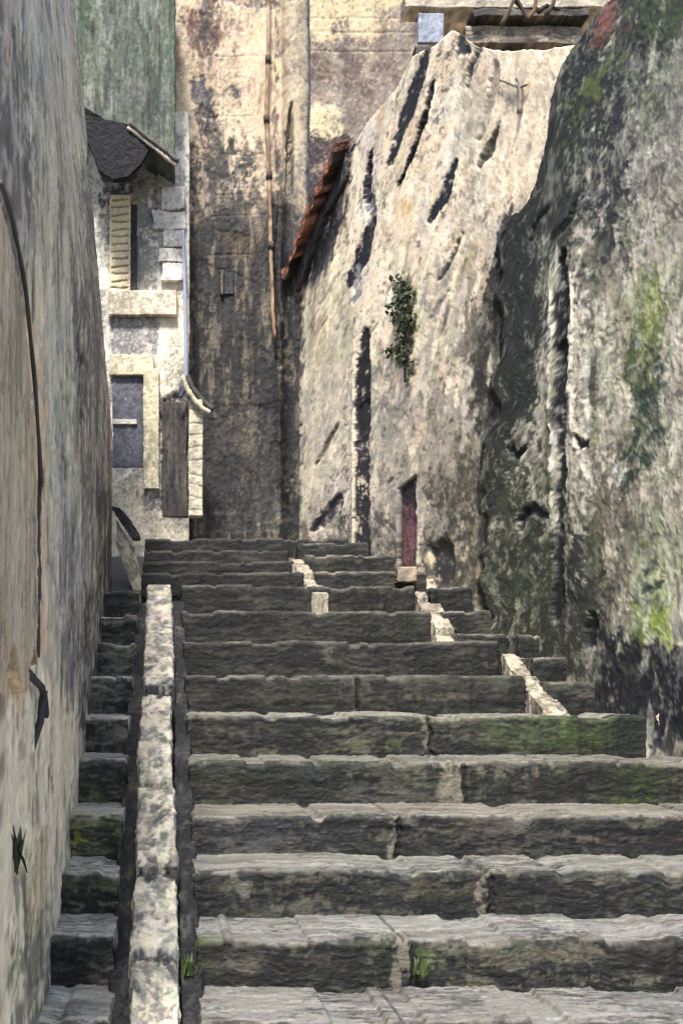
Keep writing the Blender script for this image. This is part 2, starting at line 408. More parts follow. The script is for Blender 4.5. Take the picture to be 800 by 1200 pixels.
stairs = thing('stone_staircase', 'wide dark worn stone steps with pale edges climbing the middle of the alley', 'staircase', (1.1, 2.82, ZN[0]-.14))
STEPD = {
 0: dict(joints=[(470, .03)], light=[([(560, 1175), (700, 1168), (780, 1175), (700, 1190), (580, 1190)], (168, 166, 160), .5)], tread=(150, 148, 144)),
 1: dict(joints=[(470, .06)], moss=[([(487, 1102), (497, 1102), (497, 1140), (489, 1140)], (110, 140, 55), 0), ([(216, 1095), (232, 1095), (232, 1130), (218, 1135)], (95, 115, 60), .2)],
        light=[([(500, 1108), (640, 1100), (700, 1115), (690, 1140), (560, 1140)], (128, 122, 104), .6)], dark=[([(700, 1100), (800, 1098), (800, 1150), (715, 1125)], (48, 44, 40), .2), ([(400, 1105), (455, 1105), (455, 1150), (400, 1150)], (48, 52, 42), .2)], tread=(166, 164, 160)),
 2: dict(joints=[(565, .05)], light=[([(480, 1025), (560, 1022), (555, 1045), (470, 1052)], (120, 112, 92), .4), ([(270, 1022), (292, 1025), (292, 1055), (280, 1055)], (150, 148, 138), .2)],
        dark=[([(240, 1050), (800, 1056), (800, 1068), (240, 1068)], (36, 36, 38), .3)], tread=(160, 158, 150)),
 3: dict(joints=[(460, .03)], dark=[([(240, 960), (450, 955), (460, 990), (240, 1003)], (52, 52, 58), .3)], moss=[([(235, 1000), (380, 1002), (380, 1014), (235, 1010)], (150, 148, 125), .4)], tread=(150, 145, 132)),
 4: dict(joints=[(530, .08)], moss=[([(700, 900), (770, 898), (765, 935), (690, 940)], (78, 92, 46), .5), ([(720, 925), (760, 925), (755, 945), (715, 945)], (92, 108, 52), .3), ([(240, 892), (470, 892), (470, 910), (240, 915)], (52, 60, 46), .4)],
        light=[([(505, 895), (530, 895), (530, 945), (512, 940)], (165, 158, 140), .3)], tread=(140, 138, 128)),
 5: dict(joints=[(498, .035)], moss=[([(560, 846), (720, 838), (725, 872), (600, 884), (560, 872)], (70, 88, 48), .4), ([(640, 845), (705, 840), (700, 868), (650, 868)], (96, 116, 64), .35), ([(400, 870), (470, 868), (470, 886), (400, 886)], (105, 115, 75), .5)],
        dark=[([(722, 838), (768, 838), (768, 880), (722, 880)], (44, 54, 44), .1)], tread=(178, 174, 160)),
 6: dict(joints=[(415, .02)], light=[([(330, 796), (600, 800), (600, 822), (260, 826)], (98, 98, 86), .5)], tread=(170, 166, 150)),
 7: dict(light=[([(378, 758), (392, 760), (392, 782), (382, 780)], (150, 145, 130), .1)], tread=(128, 126, 116)),
 8: dict(tread=(120, 118, 116)),
 9: dict(tread=(110, 110, 110)),
}
for i, (y, z) in enumerate(zip(YN, ZN)):
    yb = (YN+YT)[i+1]+.03; zb = (ZL[-1] if i == 0 else ZN[i-1])-.03
    x1 = 2.30 if i < 5 else (2.10 if i == 5 else (1.66 if i < 8 else 1.43))
    if i == 5: x1 = 2.105
    fill = [(78, 76, 66), (80, 77, 68), (68, 66, 62), (64, 62, 58), (66, 65, 56), (60, 62, 52), (68, 68, 60), (60, 61, 58), (56, 57, 58), (50, 52, 56)][i]
    cb0 = riser_paint(fill, seed=i*3, **STEPD[i])
    def cb(sf, y=y, cb0=cb0): sf.y = y; cb0(sf)
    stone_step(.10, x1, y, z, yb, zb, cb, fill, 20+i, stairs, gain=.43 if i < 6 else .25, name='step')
for i, (y, z) in enumerate(zip(YT, ZT)):
    yb = (YT[i+1] if i < 3 else 8.2)+.03; zb = (ZN[-1] if i == 0 else ZT[i-1])-.03
    cb0 = riser_paint((50, 51, 54), seed=70+i, tread=(104, 102, 98), pale=.4)
    def cb(sf, y=y, cb0=cb0): sf.y = y; cb0(sf)
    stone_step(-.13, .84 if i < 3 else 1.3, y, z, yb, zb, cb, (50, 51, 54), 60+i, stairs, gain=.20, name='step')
for i, (y, z) in enumerate(zip(YL, ZL)):
    yb = (YL+[YN[0]])[i+1]+.03
    cb0 = riser_paint((70, 68, 60), seed=110+i)
    def cb(sf, y=y, cb0=cb0): sf.y = y; cb0(sf)
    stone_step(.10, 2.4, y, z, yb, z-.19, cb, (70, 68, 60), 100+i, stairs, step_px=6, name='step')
print('stairs', time.time()-T0)

# narrow left flight
lstairs = thing('narrow_staircase', 'narrow flight of dark mossy steps squeezed against the left wall', 'staircase', (-.24, 2.7, ZN[0]-.14))
LN = [1200, 1100, 1027, 958, 893, 842, 795, 755, 722, 695]
LY = [2680/(p-246) for p in LN]+[6.5]
for i in range(10):
    y = LY[i]; z = .444*y-2.15+.01; zb = (.444*(LY[i-1] if i else y-.33)-2.15)-.03
    fill = [(80, 78, 72), (66, 62, 56), (54, 56, 46), (66, 70, 52), (84, 84, 78), (92, 90, 84), (62, 62, 64), (50, 52, 54), (60, 60, 56), (60, 60, 58)][i]
    ms = {3: [([(88, 962), (104, 962), (104, 985), (88, 988)], (120, 135, 50), .3)], 4: [([(100, 920), (118, 925), (118, 945), (100, 945)], (90, 105, 60), .3)], 2: [([(72, 1030), (130, 1030), (130, 1042), (72, 1042)], (80, 92, 60), .4)]}.get(i, [])
    cb0 = riser_paint(fill, seed=200+i, moss=ms, tread=(140, 138, 128), pale=.5)
    def cb(sf, y=y, cb0=cb0): sf.y = y; cb0(sf)
    stone_step(-.36, -.150, y, z, LY[i+1]+.03, zb, cb, fill, 220+i, lstairs, gain=1.15, slant=.012, name='step')

# ------------------------------------------------------------------ sloping strips that follow the stairs
def ramp(name, x0, x1, ya, yb, dz, fill, cb, parent, seed, depth=.25, back=None, slope=.444, z0=-2.15, crown=.0, gain=1.):
    mpp = 1.5*((ya+yb)/2)/F; L = yb-ya
    sf = Surf(x0-.02, x1+.02, ya-.02, yb+.02, .005, fill, seed)
    def conv(p):     # picture point on the sloping plane
        r = (CY-p[1])/F; Y = (z0+dz)/(r-slope); return ((p[0]-CX)*Y/F, Y)
    sf.conv = conv; cb(sf)
    us = np.linspace(x0, x1, max(5, int((x1-x0)/mpp))); vs = np.linspace(ya, yb, int(L/mpp/1.2))
    U, V = np.meshgrid(us, vs); C, h = sf.sample(U, V)
    w = (fbm(V/.10, U*0+seed, seed, 4, .6)-.5)*.028+(fbm(V/.3, U*0+2, seed+5, 2)-.5)*.014
    k = (U-x0)/(x1-x0)
    w2 = (fbm(V/.12, U*0+7, seed+8, 4, .6)-.5)*.028
    X = U+w*(1-k)+w2*k
    Z = slope*V+z0+dz+crown*(1-(2*k-1)**2)
    # stepped slabs
    P = np.stack([X, V, Z], -1); n = np.array([0, -slope, 1.]); n /= np.linalg.norm(n)
    return sheet(name, P, n, h, C, (0, 0, -depth), M_STONE, parent, gain)
def slabs(sf, ys, base, dark=(42, 42, 46)):
    x0, x1 = sf.u0, sf.u1; keep = sf.conv; sf.conv = lambda p: p
    for y, w, d in ys:
        sf.line([(x0, y), ((x0+x1)/2, y+.01), (x1, y)], w, dark, .012, .008, d, -.012, .05, .15)
    sf.conv = keep
ramp_t = thing('stone_kerb_ramp', 'pale sloping strip of stone slabs between the narrow and the wide steps', 'stone ramp', (-.02, 2.6, -1.1))
def cbr(sf):
    sf.mottle((166, 158, 142), .05, .12, .52, .06, .7, 1); sf.mottle((222, 212, 192), .04, .10, .55, .05, .7, 2)
    sf.mottle((112, 112, 108), .04, .08, .57, .03, .8, 3); sf.mottle((60, 60, 62), .03, .05, .65, .02, .8, 4)
    keep = sf.conv; sf.conv = lambda p: p
    sf.line([(-.01, 2.4), (-.005, 3.1), (.0, 3.8), (-.01, 4.5)], .014, (112, 122, 108), .02, .01, .6, 0, .1, .5)
    sf.conv = keep
    slabs(sf, [(2.70, .03, .6), (3.03, .07, .95), (3.45, .08, .95), (3.95, .02, .5), (4.26, .02, .6), (4.75, .10, .85), (5.35, .015, .4), (5.7, .02, .4)], None)
    sf.strokes(int(240*(sf.v1-sf.v0)), (.05, .12), (.014, .034), math.pi/2, .5, 8, .006, 3)
    sf.crust((226, 218, 200), (70, 68, 66), .4, .014)
KC = [2.2, 2.70, 3.04, 3.46, 3.95, 4.28, 4.76, 5.38, 6.10]
for q, (ya, yb) in enumerate(zip(KC[:-1], KC[1:])):
    dx = RNG.normal(0, .005)
    ramp('kerb_block', -.088+dx, .042+dx+RNG.normal(0, .004), ya+.008, yb-.012-RNG.uniform(0, .02), .018+RNG.uniform(-.014, .010), (206, 196, 176), cbr, ramp_t, 3010+q, .3, gain=.80)
def cbg(sf):
    sf.mottle((70, 70, 72), .04, .12, .55, .05, .7, 1); sf.mottle((26, 26, 30), .04, .1, .5, .05, .7, 2)
    sf.mottle((120, 122, 104), .02, .06, .66, .03, .6, 3)
    sf.strokes(300, (.04, .12), (.008, .02), math.pi/2, .3, 7, .004, 2)
    sf.crust((130, 126, 116), (22, 22, 26), .3, .012)
ramp('gutter', -.158, -.090, 2.2, 6.10, -.10, (44, 44, 50), cbg, ramp_t, 302, .2)
ramp('gutter', .046, .110, 2.2, 6.10, -.09, (26, 26, 31), cbg, ramp_t, 303, .2, gain=.6)  # darkened further to paint the shadow right of the kerb
# stone strings at the right-hand ends of the upper flights
def cbs(sf):
    sf.mottle((150, 140, 122), .05, .08, .52, .06, .7, 1); sf.mottle((228, 216, 192), .04, .08, .56, .05, .7, 2); sf.mottle((60, 58, 56), .03, .05, .66, .03, .8, 3)
    sf.strokes(220, (.04, .10), (.012, .03), math.pi/2, .6, 9, .007, 4)
    sf.crust((228, 220, 200), (60, 58, 56), .4, .014)
for (x0, x1, ya, yb, lab, sd) in [(1.655, 1.760, 4.60, 5.32, 'pale broken stone edging at the right end of the third flight beside the mossy wall', 311),
                                  (1.425, 1.500, 5.32, 6.12, 'pale rough stone edging right of the middle steps below the maroon door', 312),
                                  (.835, .925, 6.05, 7.10, 'small pale stone edging at the right end of the topmost steps', 313)]:
    sl, z0 = (.444, -2.15) if sd != 313 else (.29, -1.19)
    t = tag(bpy.data.objects.new('stone_edging', None), lab, 'stone edging', 'pale stone edgings of the flights'); COL.objects.link(t); t.location = (x0, ya, sl*ya+z0-.1)
    rr = np.random.default_rng(sd); y = ya
    while y < yb-.06:
        l = rr.uniform(.17, .30); dx = rr.normal(0, .010)
        ramp('block', x0+dx, x1+dx+rr.normal(0, .012), y, min(y+l, yb), rr.uniform(-.075, -.04), (192, 180, 156), cbs, t, sd*7+int(y*10), .3, slope=sl, z0=z0, crown=.0, gain=.62)
        y += l+rr.uniform(.0, .03)
# side steps to the doors on the right
for (x0, x1, ys, zs, lab, sd, bk) in [
    (1.755, 2.02, [4.86, 5.06, 5.27], [-.02+.02, .115, .235], 'three short dark steps rising to the tall slot in the mossy wall', 400, 5.7),
    (1.495, 1.80, [5.42, 5.70, 5.98], [.245, .385, .535], 'short curved dark steps leading up to the maroon door', 410, 6.5),
    (.92, 1.62, [6.5, 6.9, 7.3], [.68, .83, .96], 'tiny dark side steps at the foot of the sunlit wall beside the topmost flight', 420, 8.0)]:
    t = thing('side_steps', lab, 'side steps', ((x0+x1)/2, ys[0], zs[0]-.15), 'short side steps on the right')
    for i in range(3):
        cb0 = riser_paint((44, 44, 48), seed=sd+i, tread=(128, 122, 108), pale=.7)
        def cb(sf, y=ys[i], cb0=cb0): sf.y = y; cb0(sf)
        stone_step(x0, x1-.04*i*(sd == 400), ys[i], zs[i], (ys+[bk])[i+1]+.03, (zs[i-1] if i else zs[0]-.16)-.04, cb, (44, 44, 48), sd+i, t, gain=.36, name='step')
print('ramps', time.time()-T0)

# ================================================================== LEFT NEAR HOUSE
lh = thing('near_house', 'tall grey plastered house wall at the left edge with a tan boarded door', 'house', (-.5, 4.3, -1.2))
PLL = Plane((-.333, 1.9), (0, 1), .085)
sf = Surf(-.1, 5.1, -1.9, 5.0, .006, (148, 143, 132), 500); sf.conv = PLL.uv; sf.ns = (.16, .06)
VERT = math.pi/2
sf.mottle((176, 170, 156), .5, .9, .52, .08, .8, 1); sf.mottle((112, 108, 104), .35, .7, .56, .06, .7, 2); sf.mottle((140, 128, 108), .3, .5, .60, .05, .5, 3)
sf.poly([(-20, 60), (28, 60), (38, 180), (30, 345), (-20, 345)], (96, 92, 92), .06, .08, .85, 0, .2, .4)
sf.poly([(42, -40), (60, -40), (52, 120), (44, 120)], (118, 118, 118), .05, .06, .5)
sf.poly([(60, 0), (88, 0), (104, 210), (112, 330), (80, 330), (70, 150)], (172, 166, 152), .05, .06, .7, 0, .2, .4)
sf.poly([(98, 180), (140, 190), (142, 640), (102, 620), (92, 470), (84, 330)], (92, 90, 92), .10, .10, .9, 0, .3, .5)
sf.poly([(42, 345), (84, 345), (88, 560), (62, 620), (48, 560)], (164, 166, 156), .05, .06, .9, 0, .25, .3)
sf.poly([(72, 420), (84, 430), (84, 520), (74, 500)], (128, 132, 104), .03, .04, .6, 0, .2, .5)
sf.poly([(88, 370), (97, 385), (99, 495), (93, 495)], (34, 34, 38), .05, .03, .95, -.01, .2, .15)
sf.poly([(92, 495), (108, 490), (110, 600), (98, 600)], (170, 162, 148), .05, .05, .6, 0, .2, .85)
sf.poly([(62, 600), (110, 590), (112, 800), (88, 830), (66, 740)], (118, 118, 122), .05, .06, .8, 0, .2, .4)
sf.poly([(114, 560), (150, 590), (165, 700), (112, 720)], (58, 58, 52), .15, .12, .9, 0, .3, .3)
sf.poly([(82, 740), (112, 700), (160, 700), (150, 830), (92, 850)], (50, 50, 56), .06, .08, .85, 0, .2, .35)
sf.poly([(44, 560), (62, 600), (72, 740), (56, 790), (44, 700)], (186, 180, 168), .04, .05, .7, 0, .2, .6)
sf.poly([(-30, 790), (46, 790), (92, 850), (84, 1000), (66, 1090), (60, 1250), (-30, 1250)], (200, 190, 172), .05, .05, .95, 0, .2, .2)
sf.poly([(20, 820), (40, 830), (42, 1000), (25, 960)], (150, 142, 132), .03, .04, .7, 0, .12, .6)
sf.poly([(28, 990), (56, 980), (56, 1090), (32, 1100)], (156, 146, 118), .03, .04, .8, 0, .2, .3)
sf.poly([(10, 1090), (60, 1080), (58, 1230), (14, 1240)], (112, 110, 100), .03, .04, .85, 0, .12, .3)
sf.poly([(36, 1170), (52, 1170), (50, 1190), (36, 1190)], (98, 122, 54), .02, .02, .7, 0, .06, .5)
sf.line([(96, 0), (92, 60), (96, 130)], .10, (70, 78, 66), .05, .05, .6)
sf.poly([(102, 182), (108, 190), (130, 275), (126, 288), (112, 240)], (30, 32, 42), .04, .03, .95, -.02, .2, .0)
sf.line([(118, 300), (126, 340), (128, 400)], .25, (42, 44, 56), .06, .05, .8)
sf.poly([(-20, 320), (50, 330), (56, 500), (50, 800), (-20, 840)], (192, 168, 138), .06, .05, .9, 0, .2, .45)
sf.mottle((208, 200, 184), .10, .22, .63, .04, .55, 7)
sf.mottle((64, 64, 66), .12, .30, .66, .04, .6, 8)
sf.strokes(5200, (.14, .50), (.03, .10), VERT, .2, 13, .008, 3, .03)
sf.strokes(5000, (.04, .12), (.012, .03), VERT, .5, 12, .006, 3, .01)
sf.crust((214, 206, 190), (46, 46, 48), .35, .04, 2.2)
us = list(np.linspace(0, .35, 12))+[u for u in cols(PLL, 4, 131, 800, .75) if u > .36 and u < 4.9]+[4.9]
near_top = 4.9
sf.c = sf.c*np.array((1.02, 1., .96))
wall('wall', PLL, sf, us, lambda u: .444*(u+1.9)-2.15-.35, lambda u: .648*(1.9+u)+.04, .0055, (-1.2, 0, 0), M_PLASTER, lh, 1.5, .02, 5, (1, 0, 0))
# tan boarded door with a curved head, standing 3 cm proud of the plaster
sd_ = Surf(-.1, .9, -1.3, 1.4, .004, (188, 164, 134), 520); sd_.conv = PLL.uv
sd_.mottle((206, 184, 152), .05, .6, .52, .06, .8, 1); sd_.mottle((150, 132, 112), .05, .5, .57, .05, .8, 2); sd_.mottle((214, 196, 176), .06, .3, .62, .05, .6, 3)
for xx, w_, c in [(8, .012, (60, 55, 58)), (22, .010, (84, 74, 68)), (27, .016, (58, 54, 56)), (36, .010, (92, 82, 76))]:
    sd_.line([(xx-2, 380), (xx+1, 480), (xx-1, 600), (xx+2, 760)], w_, c, .012, .006, .85, -.008, .1, .15)
sd_.strokes(1400, (.10, .30), (.012, .035), VERT, .12, 9, .005, 3)
sd_.crust((220, 202, 180), (90, 78, 70), .35, .014, 3)
ud = cols(PLL, -25, 29, 600, .7)
ua, ub = ud[0], ud[-1]
def dtop(u):
    k = (u-ua)/(ub-ua); return PLL.uv((0, 345))[1]*0+ .88 - .42*k**3
def place_plane(pl, off):
    q = Plane(pl.o+np.array([off, 0]), pl.d, pl.lean); return q
sd_.c = sd_.c*.8+np.array((190, 178, 160))*.2
wall('door', place_plane(PLL, .03), sd_, ud, lambda u: .03-.05*math.sin(u*19), dtop, .005, (-.12, 0, 0), M_WOOD, lh, 1., .006, 6, (1, 0, 0))
# wooden arch moulding round the door head
ap = [np.array([-.293-0*dtop(u), 1.9+u, dtop(u)+.02]) for u in np.linspace(ua, ub, 14)]
ap += [np.array([-.30, 1.9+ub+.01, z]) for z in np.linspace(dtop(ub), .06, 20)[1:]]
V_, F_ = tube(ap, .0045, 8, .35, 1)
rawmesh('door_frame', V_, F_, M_WOOD, lh, np.tile((78, 72, 72), (len(V_), 1)))
print('left', time.time()-T0)

# handrail end on the left wall
t = thing('handrail', 'short dark iron handrail bracket sloping down the pale left wall', 'handrail', (-.3, 2.5, -.3))
hp = [(-.322, 2.28, 0.047), (-.308, 2.36, .03), (-.308, 2.70, -.015), (-.311, 2.80, -.05), (-.312, 2.82, -.09)]
V_, F_ = tube(dense(hp, .02), .009, 10, .16, 2); rawmesh('rail', V_, F_, M_IRON, t)
V_, F_ = tube(dense([(-.310, 2.75, -.02), (-.318, 2.74, -.10), (-.340, 2.74, -.17)], .02), .010, 8, .1, 3); rawmesh('bracket', V_, F_, M_IRON, t)
V_, F_ = tube(dense([(-.308, 2.40, .028), (-.318, 2.40, .0), (-.345, 2.40, -.02)], .02), .008, 8, .1, 4); rawmesh('bracket', V_, F_, M_IRON, t)

# ================================================================== WHITE HOUSE (left, far) with the clad upper storey
YW = 8.3
wh = thing('shuttered_house', 'narrow pale house with one louvred shutter under a green clad upper storey', 'house', (-.14, YW+.5, 1.0))
PW = Plane((-.90, YW), (1, 0))
sf = Surf(-.02, 1.12, .9, 4.6, .005, (180, 176, 166), 540); sf.conv = PW.uv
sf.mottle((214, 209, 198), .12, .2, .50, .06, .7, 1); sf.mottle((118, 114, 110), .10, .2, .56, .05, .7, 2)
sf.poly([(150, 200), (186, 200), (186, 340), (152, 340)], (122, 118, 112), .02, .03, .9, 0, .1, .2)
sf.poly([(120, 140), (175, 150), (166, 200), (150, 232), (120, 240)], (52, 52, 56), .03, .03, .8, 0, .1, .2)  # shadow below the jutting storey painted onto the wall
sf.poly([(128, 372), (184, 372), (184, 414), (132, 414)], (112, 110, 112), .015, .02, .95, 0, .08, .1)
sf.poly([(184, 340), (217, 335), (217, 440), (206, 500), (190, 470)], (196, 188, 168), .02, .02, .9, .004, .08, .2)
sf.poly([(188, 470), (220, 455), (222, 600), (190, 600)], (56, 52, 50), .02, .03, .95, -.03, .1, .15)
sf.poly([(208, 440), (222, 440), (222, 470), (210, 500)], (84, 86, 92), .015, .02, .8)
sf.poly([(128, 556), (190, 566), (230, 600), (230, 640), (128, 640)], (172, 162, 142), .03, .03, .9, .005, .1, .35)
sf.poly([(160, 575), (186, 570), (196, 600), (170, 600)], (72, 72, 78), .02, .02, .7, 0, .08, .4)
sf.strokes(2600, (.03, .10), (.012, .03), VERT, .6, 9, .006, 3)
sf.crust((215, 208, 190), (66, 64, 64), .38, .014)
wall('wall', PW, sf, np.arange(-.0, 1.10, .009), lambda u: .95, lambda u: 4.45, .009, (0, 1.3, 0), M_PLASTER, wh, 1.25, .008, 8)
def panel(name, x0, x1, y0, y1, Y, proud, fill, cb, parent, mat=None, res=.0045, seed=0, depth=.03, wob=.006, gain=1., stp=.0075, yaw=0):
    """small relief panel facing the viewer; picture box -> real size at distance Y"""
    a = at(x0, y0, Y); b = at(x1, y1, Y); pl = Plane((a[0], Y-proud), (1, yaw))
    W, zt, zb = b[0]-a[0], a[2], b[2]
    s = Surf(-.01, W+.01, zb-.01, zt+.01, res, fill, seed)
    s.conv = lambda p: ((p[0]-CX)*Y/F-a[0], (CY-p[1])*Y/F); s.Wd = W; s.zt = zt; s.zb = zb
    cb(s)
    return wall(name, pl, s, np.linspace(0, W, max(4, int(W/stp))), lambda u: zb, lambda u: zt, stp, (0, depth, 0), mat or M_PLASTER, parent, gain, wob, seed)
def cb_plain(hi, lo, n=200, ang=VERT, L=(.03, .09), w=(.01, .025), cr=.3):
    def f(s):
        s.mottle(hi, .05, .08, .53, .06, .7, 1); s.mottle(lo, .05, .08, .58, .05, .6, 2)
        s.strokes(n, L, w, ang, .5, 12, .006, 3); s.crust(hi, np.array(lo)*.75, cr*1.2, .02, 1.4)
    return f
def cb_shutter(s):
    s.mottle((222, 208, 172), .05, .1, .53, .06, .7, 1)
    s.strokes(160, (.03, .08), (.01, .02), 0, .2, 6, .003, 3)
    for i in range(13):
        py = 238+i*8.6; s.line([(131+s.rng.uniform(0, 3), py+s.rng.normal(0, .8)), (142, py-.5), (150, py-1.5)], .011, (104, 96, 86), .004, .004, .9, -.012, .04)
    s.crust((228, 216, 186), (120, 110, 96), .25, .012)
panel('shutter', 129, 153, 232, 346, YW, .05, (208, 192, 158), cb_shutter, wh, seed=551, mat=M_WOOD, depth=.045)
panel('window', 153.5, 161, 240, 345, YW, .004, (56, 54, 58), cb_plain((76, 72, 70), (38, 38, 44), 60), wh, seed=552)
panel('sill', 128, 207, 344, 372, YW, .06, (205, 194, 172), cb_plain((224, 212, 188), (150, 140, 124), 260, 0), wh, seed=553, depth=.055)
panel('lintel', 129, 180, 418, 441, YW, .04, (200, 190, 162), cb_plain((216, 206, 178), (150, 142, 124), 160, 0), wh, seed=554, depth=.035)
w2 = panel('window', 132, 168, 442, 548, YW, .004, (88, 88, 98), cb_plain((102, 102, 110), (66, 66, 74), 200), wh, seed=555)
panel('frame', 168.5, 186, 434, 574, YW, .05, (196, 186, 156), cb_plain((214, 204, 176), (140, 132, 112), 200), w2, seed=556, depth=.045)
panel('glazing_bar', 133, 160, 492, 497.5, YW, .022, (205, 198, 186), cb_plain((224, 218, 206), (150, 146, 140), 30, 0), w2, seed=557, depth=.016, stp=.004)
def cb_door(s):
    s.mottle((100, 94, 86), .03, .3, .53, .06, .8, 1); s.mottle((44, 44, 50), .03, .3, .56, .05, .8, 2)
    for x in (195, 203, 211): s.line([(x, 480), (x+1, 590)], .006, (24, 24, 28), .006, .004, .8, -.006)
    s.strokes(140, (.06, .14), (.01, .02), VERT, .1, 6, .004, 2); s.crust((104, 94, 84), (28, 28, 32), .25, .012, 2)
panel('door', 190, 220, 472, 604, YW, .012, (76, 70, 66), cb_door, wh, seed=558, mat=M_WOOD, depth=.01, wob=.022)
# quoin stones at the corner: irregular blocks, one pattern of the corner
qV = []; 
q = [(186, 193, 215, 222, 0), (190, 224, 215, 248, 3), (180, 250, 216, 272, 0), (192, 274, 216, 292, 2), (186, 294, 216, 309, 1), (190, 311, 216, 332, 0)]
quoins = None
for i, (a, b, c, d, k) in enumerate(q):
    o = panel('quoin', a, c, b, d, YW, .045+.008*k, (208, 202, 194), cb_plain((228, 222, 212), (150, 146, 144), 90, 0, (.03, .08), (.015, .03)), wh, seed=560+i, depth=.045, wob=.022)
# clad upper storey
YJ = 7.9
PJ = Plane((-.95, YJ), (1, 0))
sf = Surf(-.02, 1.10, 3.5, 5.6, .005, (84, 90, 80), 570); sf.conv = PJ.uv
sf.mottle((108, 112, 100), .05, .6, .53, .06, .8, 1); sf.mottle((58, 66, 58), .05, .5, .54, .05, .8, 2); sf.mottle((132, 132, 122), .03, .2, .62, .04, .6, 3)
sf.poly([(90, 0), (104, 0), (104, 120), (90, 120)], (58, 76, 56), .03, .04, .6, 0, .1, .5)
sf.poly([(196, -40), (206, -40), (206, 190), (200, 190)], (70, 90, 70), .01, .02, .7)
for i, x in enumerate(range(96, 206, 13)):
    sf.line([(x, -60), (x+1.2, 60), (x+.5, 190)], .006 if i % 3 else .010, (44, 50, 46), .006, .004, .75, -.010, .1, .3)
sf.strokes(2600, (.08, .22), (.010, .028), VERT, .08, 8, .005, 3)
sf.crust((142, 142, 130), (40, 46, 42), .35, .014, 2.5)
def jbot(u):
    X = -.95+u; px = CX+X*F/YJ; return (CY-np.interp(px, [92, 206], [122, 190]))*YJ/F
wall('upper_storey', PJ, sf, np.arange(.02, 1.04, .0085), jbot, lambda u: 5.5, .009, (0, .55, 0), M_WOOD, wh, 1., .006, 9)
# barge board along its sloping lower edge
bp_ = dense([at(150, 149, YJ-.04), at(207, 194, YJ-.04)], .02)
V_, F_ = tube(bp_, .014, 6, .2, 5); rawmesh('barge_board', V_, F_, M_WOOD, wh, np.tile((196, 182, 166), (len(V_), 1)))
bp_ = dense([at(152, 144, YJ-.055), at(209, 189, YJ-.055)], .02)
V_, F_ = tube(bp_, .018, 6, .2, 6); rawmesh('barge_board', V_, F_, M_WOOD, wh, np.tile((86, 84, 80), (len(V_), 1)))
# black wedge standing in for the shadow below the left part of the storey
rng = np.random.default_rng(5)
def plate(name, top, bot, Y, depth, fill, hi, lo, mat, parent, seed=0):
    """thick rough slab whose upper and lower outlines are given as picture points at distance Y"""
    pl = Plane((0, Y), (1, 0)); zt = profile(pl, top); zb = profile(pl, bot)
    xs_ = [pl.uv(p)[0] for p in top]+[pl.uv(p)[0] for p in bot]; a, b = min(xs_), max(xs_)
    lo_z = min(pl.uv(p)[1] for p in bot); hi_z = max(pl.uv(p)[1] for p in top)
    s_ = Surf(a-.02, b+.02, lo_z-.05, hi_z+.05, .005, fill, seed)
    s_.mottle(hi, .06, .06, .55, .06, .7, 1); s_.mottle(lo, .06, .06, .55, .06, .7, 2)
    s_.strokes(max(60, int((b-a)*(hi_z-lo_z)*3000)), (.03, .10), (.01, .03), .9, .5, 9, .008, 3); s_.crust(hi, lo, .35, .014)
    return wall(name, pl, s_, np.arange(a, b, .006), zb, lambda u: max(zt(u), zb(u)+.004), .007, (0, depth, 0), mat, parent, 1., .014, seed)
plate('eave_shade_plate', [(96, 134), (150, 146), (176, 170)], [(96, 150), (106, 172), (118, 200), (134, 211), (150, 208), (166, 192), (176, 173)], YJ-.03, .06, (14, 14, 20), (32, 32, 38), (8, 8, 12), M_WOOD, wh, 3)
# blue-white drainpipe
t = thing('drainpipe', 'thin bluish white drainpipe on the corner below the quoin stones', 'drainpipe', (at(218, 460, 8.2)))
V_, F_ = tube(dense([at(214.5, 270, 8.2), at(216.5, 330, 8.2), at(218, 400, 8.2), at(218, 452, 8.2)], .02), .013, 8, .1, 7)
rawmesh('pipe', V_, F_, M_WOOD, t, np.tile((150, 158, 180), (len(V_), 1)))
V_, F_ = tube(dense([at(218, 452, 8.2), at(214, 460, 8.2), at(211, 466, 8.2)], .01), .015, 8, .1, 8)
rawmesh('shoe', V_, F_, M_WOOD, t, np.tile((70, 76, 92), (len(V_), 1)))

# gate pier with the broken arch
t = thing('gate_pier', 'slim pale brick gate pier with a broken arch springing from its top', 'pier', at(229, 612, 8.1))
def cb_pier(s):
    s.mottle((208, 200, 176), .05, .08, .53, .06, .7, 1); s.mottle((136, 132, 118), .05, .08, .58, .05, .6, 2)
    for i in range(9): s.line([(221, 480+i*15+s.rng.normal(0, 2)), (238, 479+i*15+s.rng.normal(0, 2))], .008, (96, 92, 84), .006, .004, .8, -.008)
    s.strokes(200, (.03, .08), (.01, .025), 0, .5, 8, .005, 3); s.crust((214, 206, 184), (84, 80, 74), .35, .012)
panel('pier', 222, 237.5, 468, 604, 8.1, 0, (184, 176, 152), cb_pier, t, seed=580, depth=.12, wob=.01)
V_, F_ = tube(dense([at(214, 441, 8.06), at(219, 455, 8.06), at(227, 468, 8.06), at(236, 478, 8.06), at(246, 484, 8.06)], .012), .020, 8, .14, 9)
rawmesh('arch', V_, F_, M_WOOD, t, np.tile((176, 170, 148), (len(V_), 1)))
V_, F_ = tube(dense([at(219, 440, 8.12), at(225, 454, 8.12), at(233, 465, 8.12), at(242, 474, 8.12), at(250, 480, 8.12)], .012), .022, 8, .14, 10)
rawmesh('arch_shadow_course', V_, F_, M_WOOD, t, np.tile((70, 72, 66), (len(V_), 1))).name = 'arch_shadow_tube'  # dark tube stands in for the shadow along the arch
print('white', time.time()-T0)

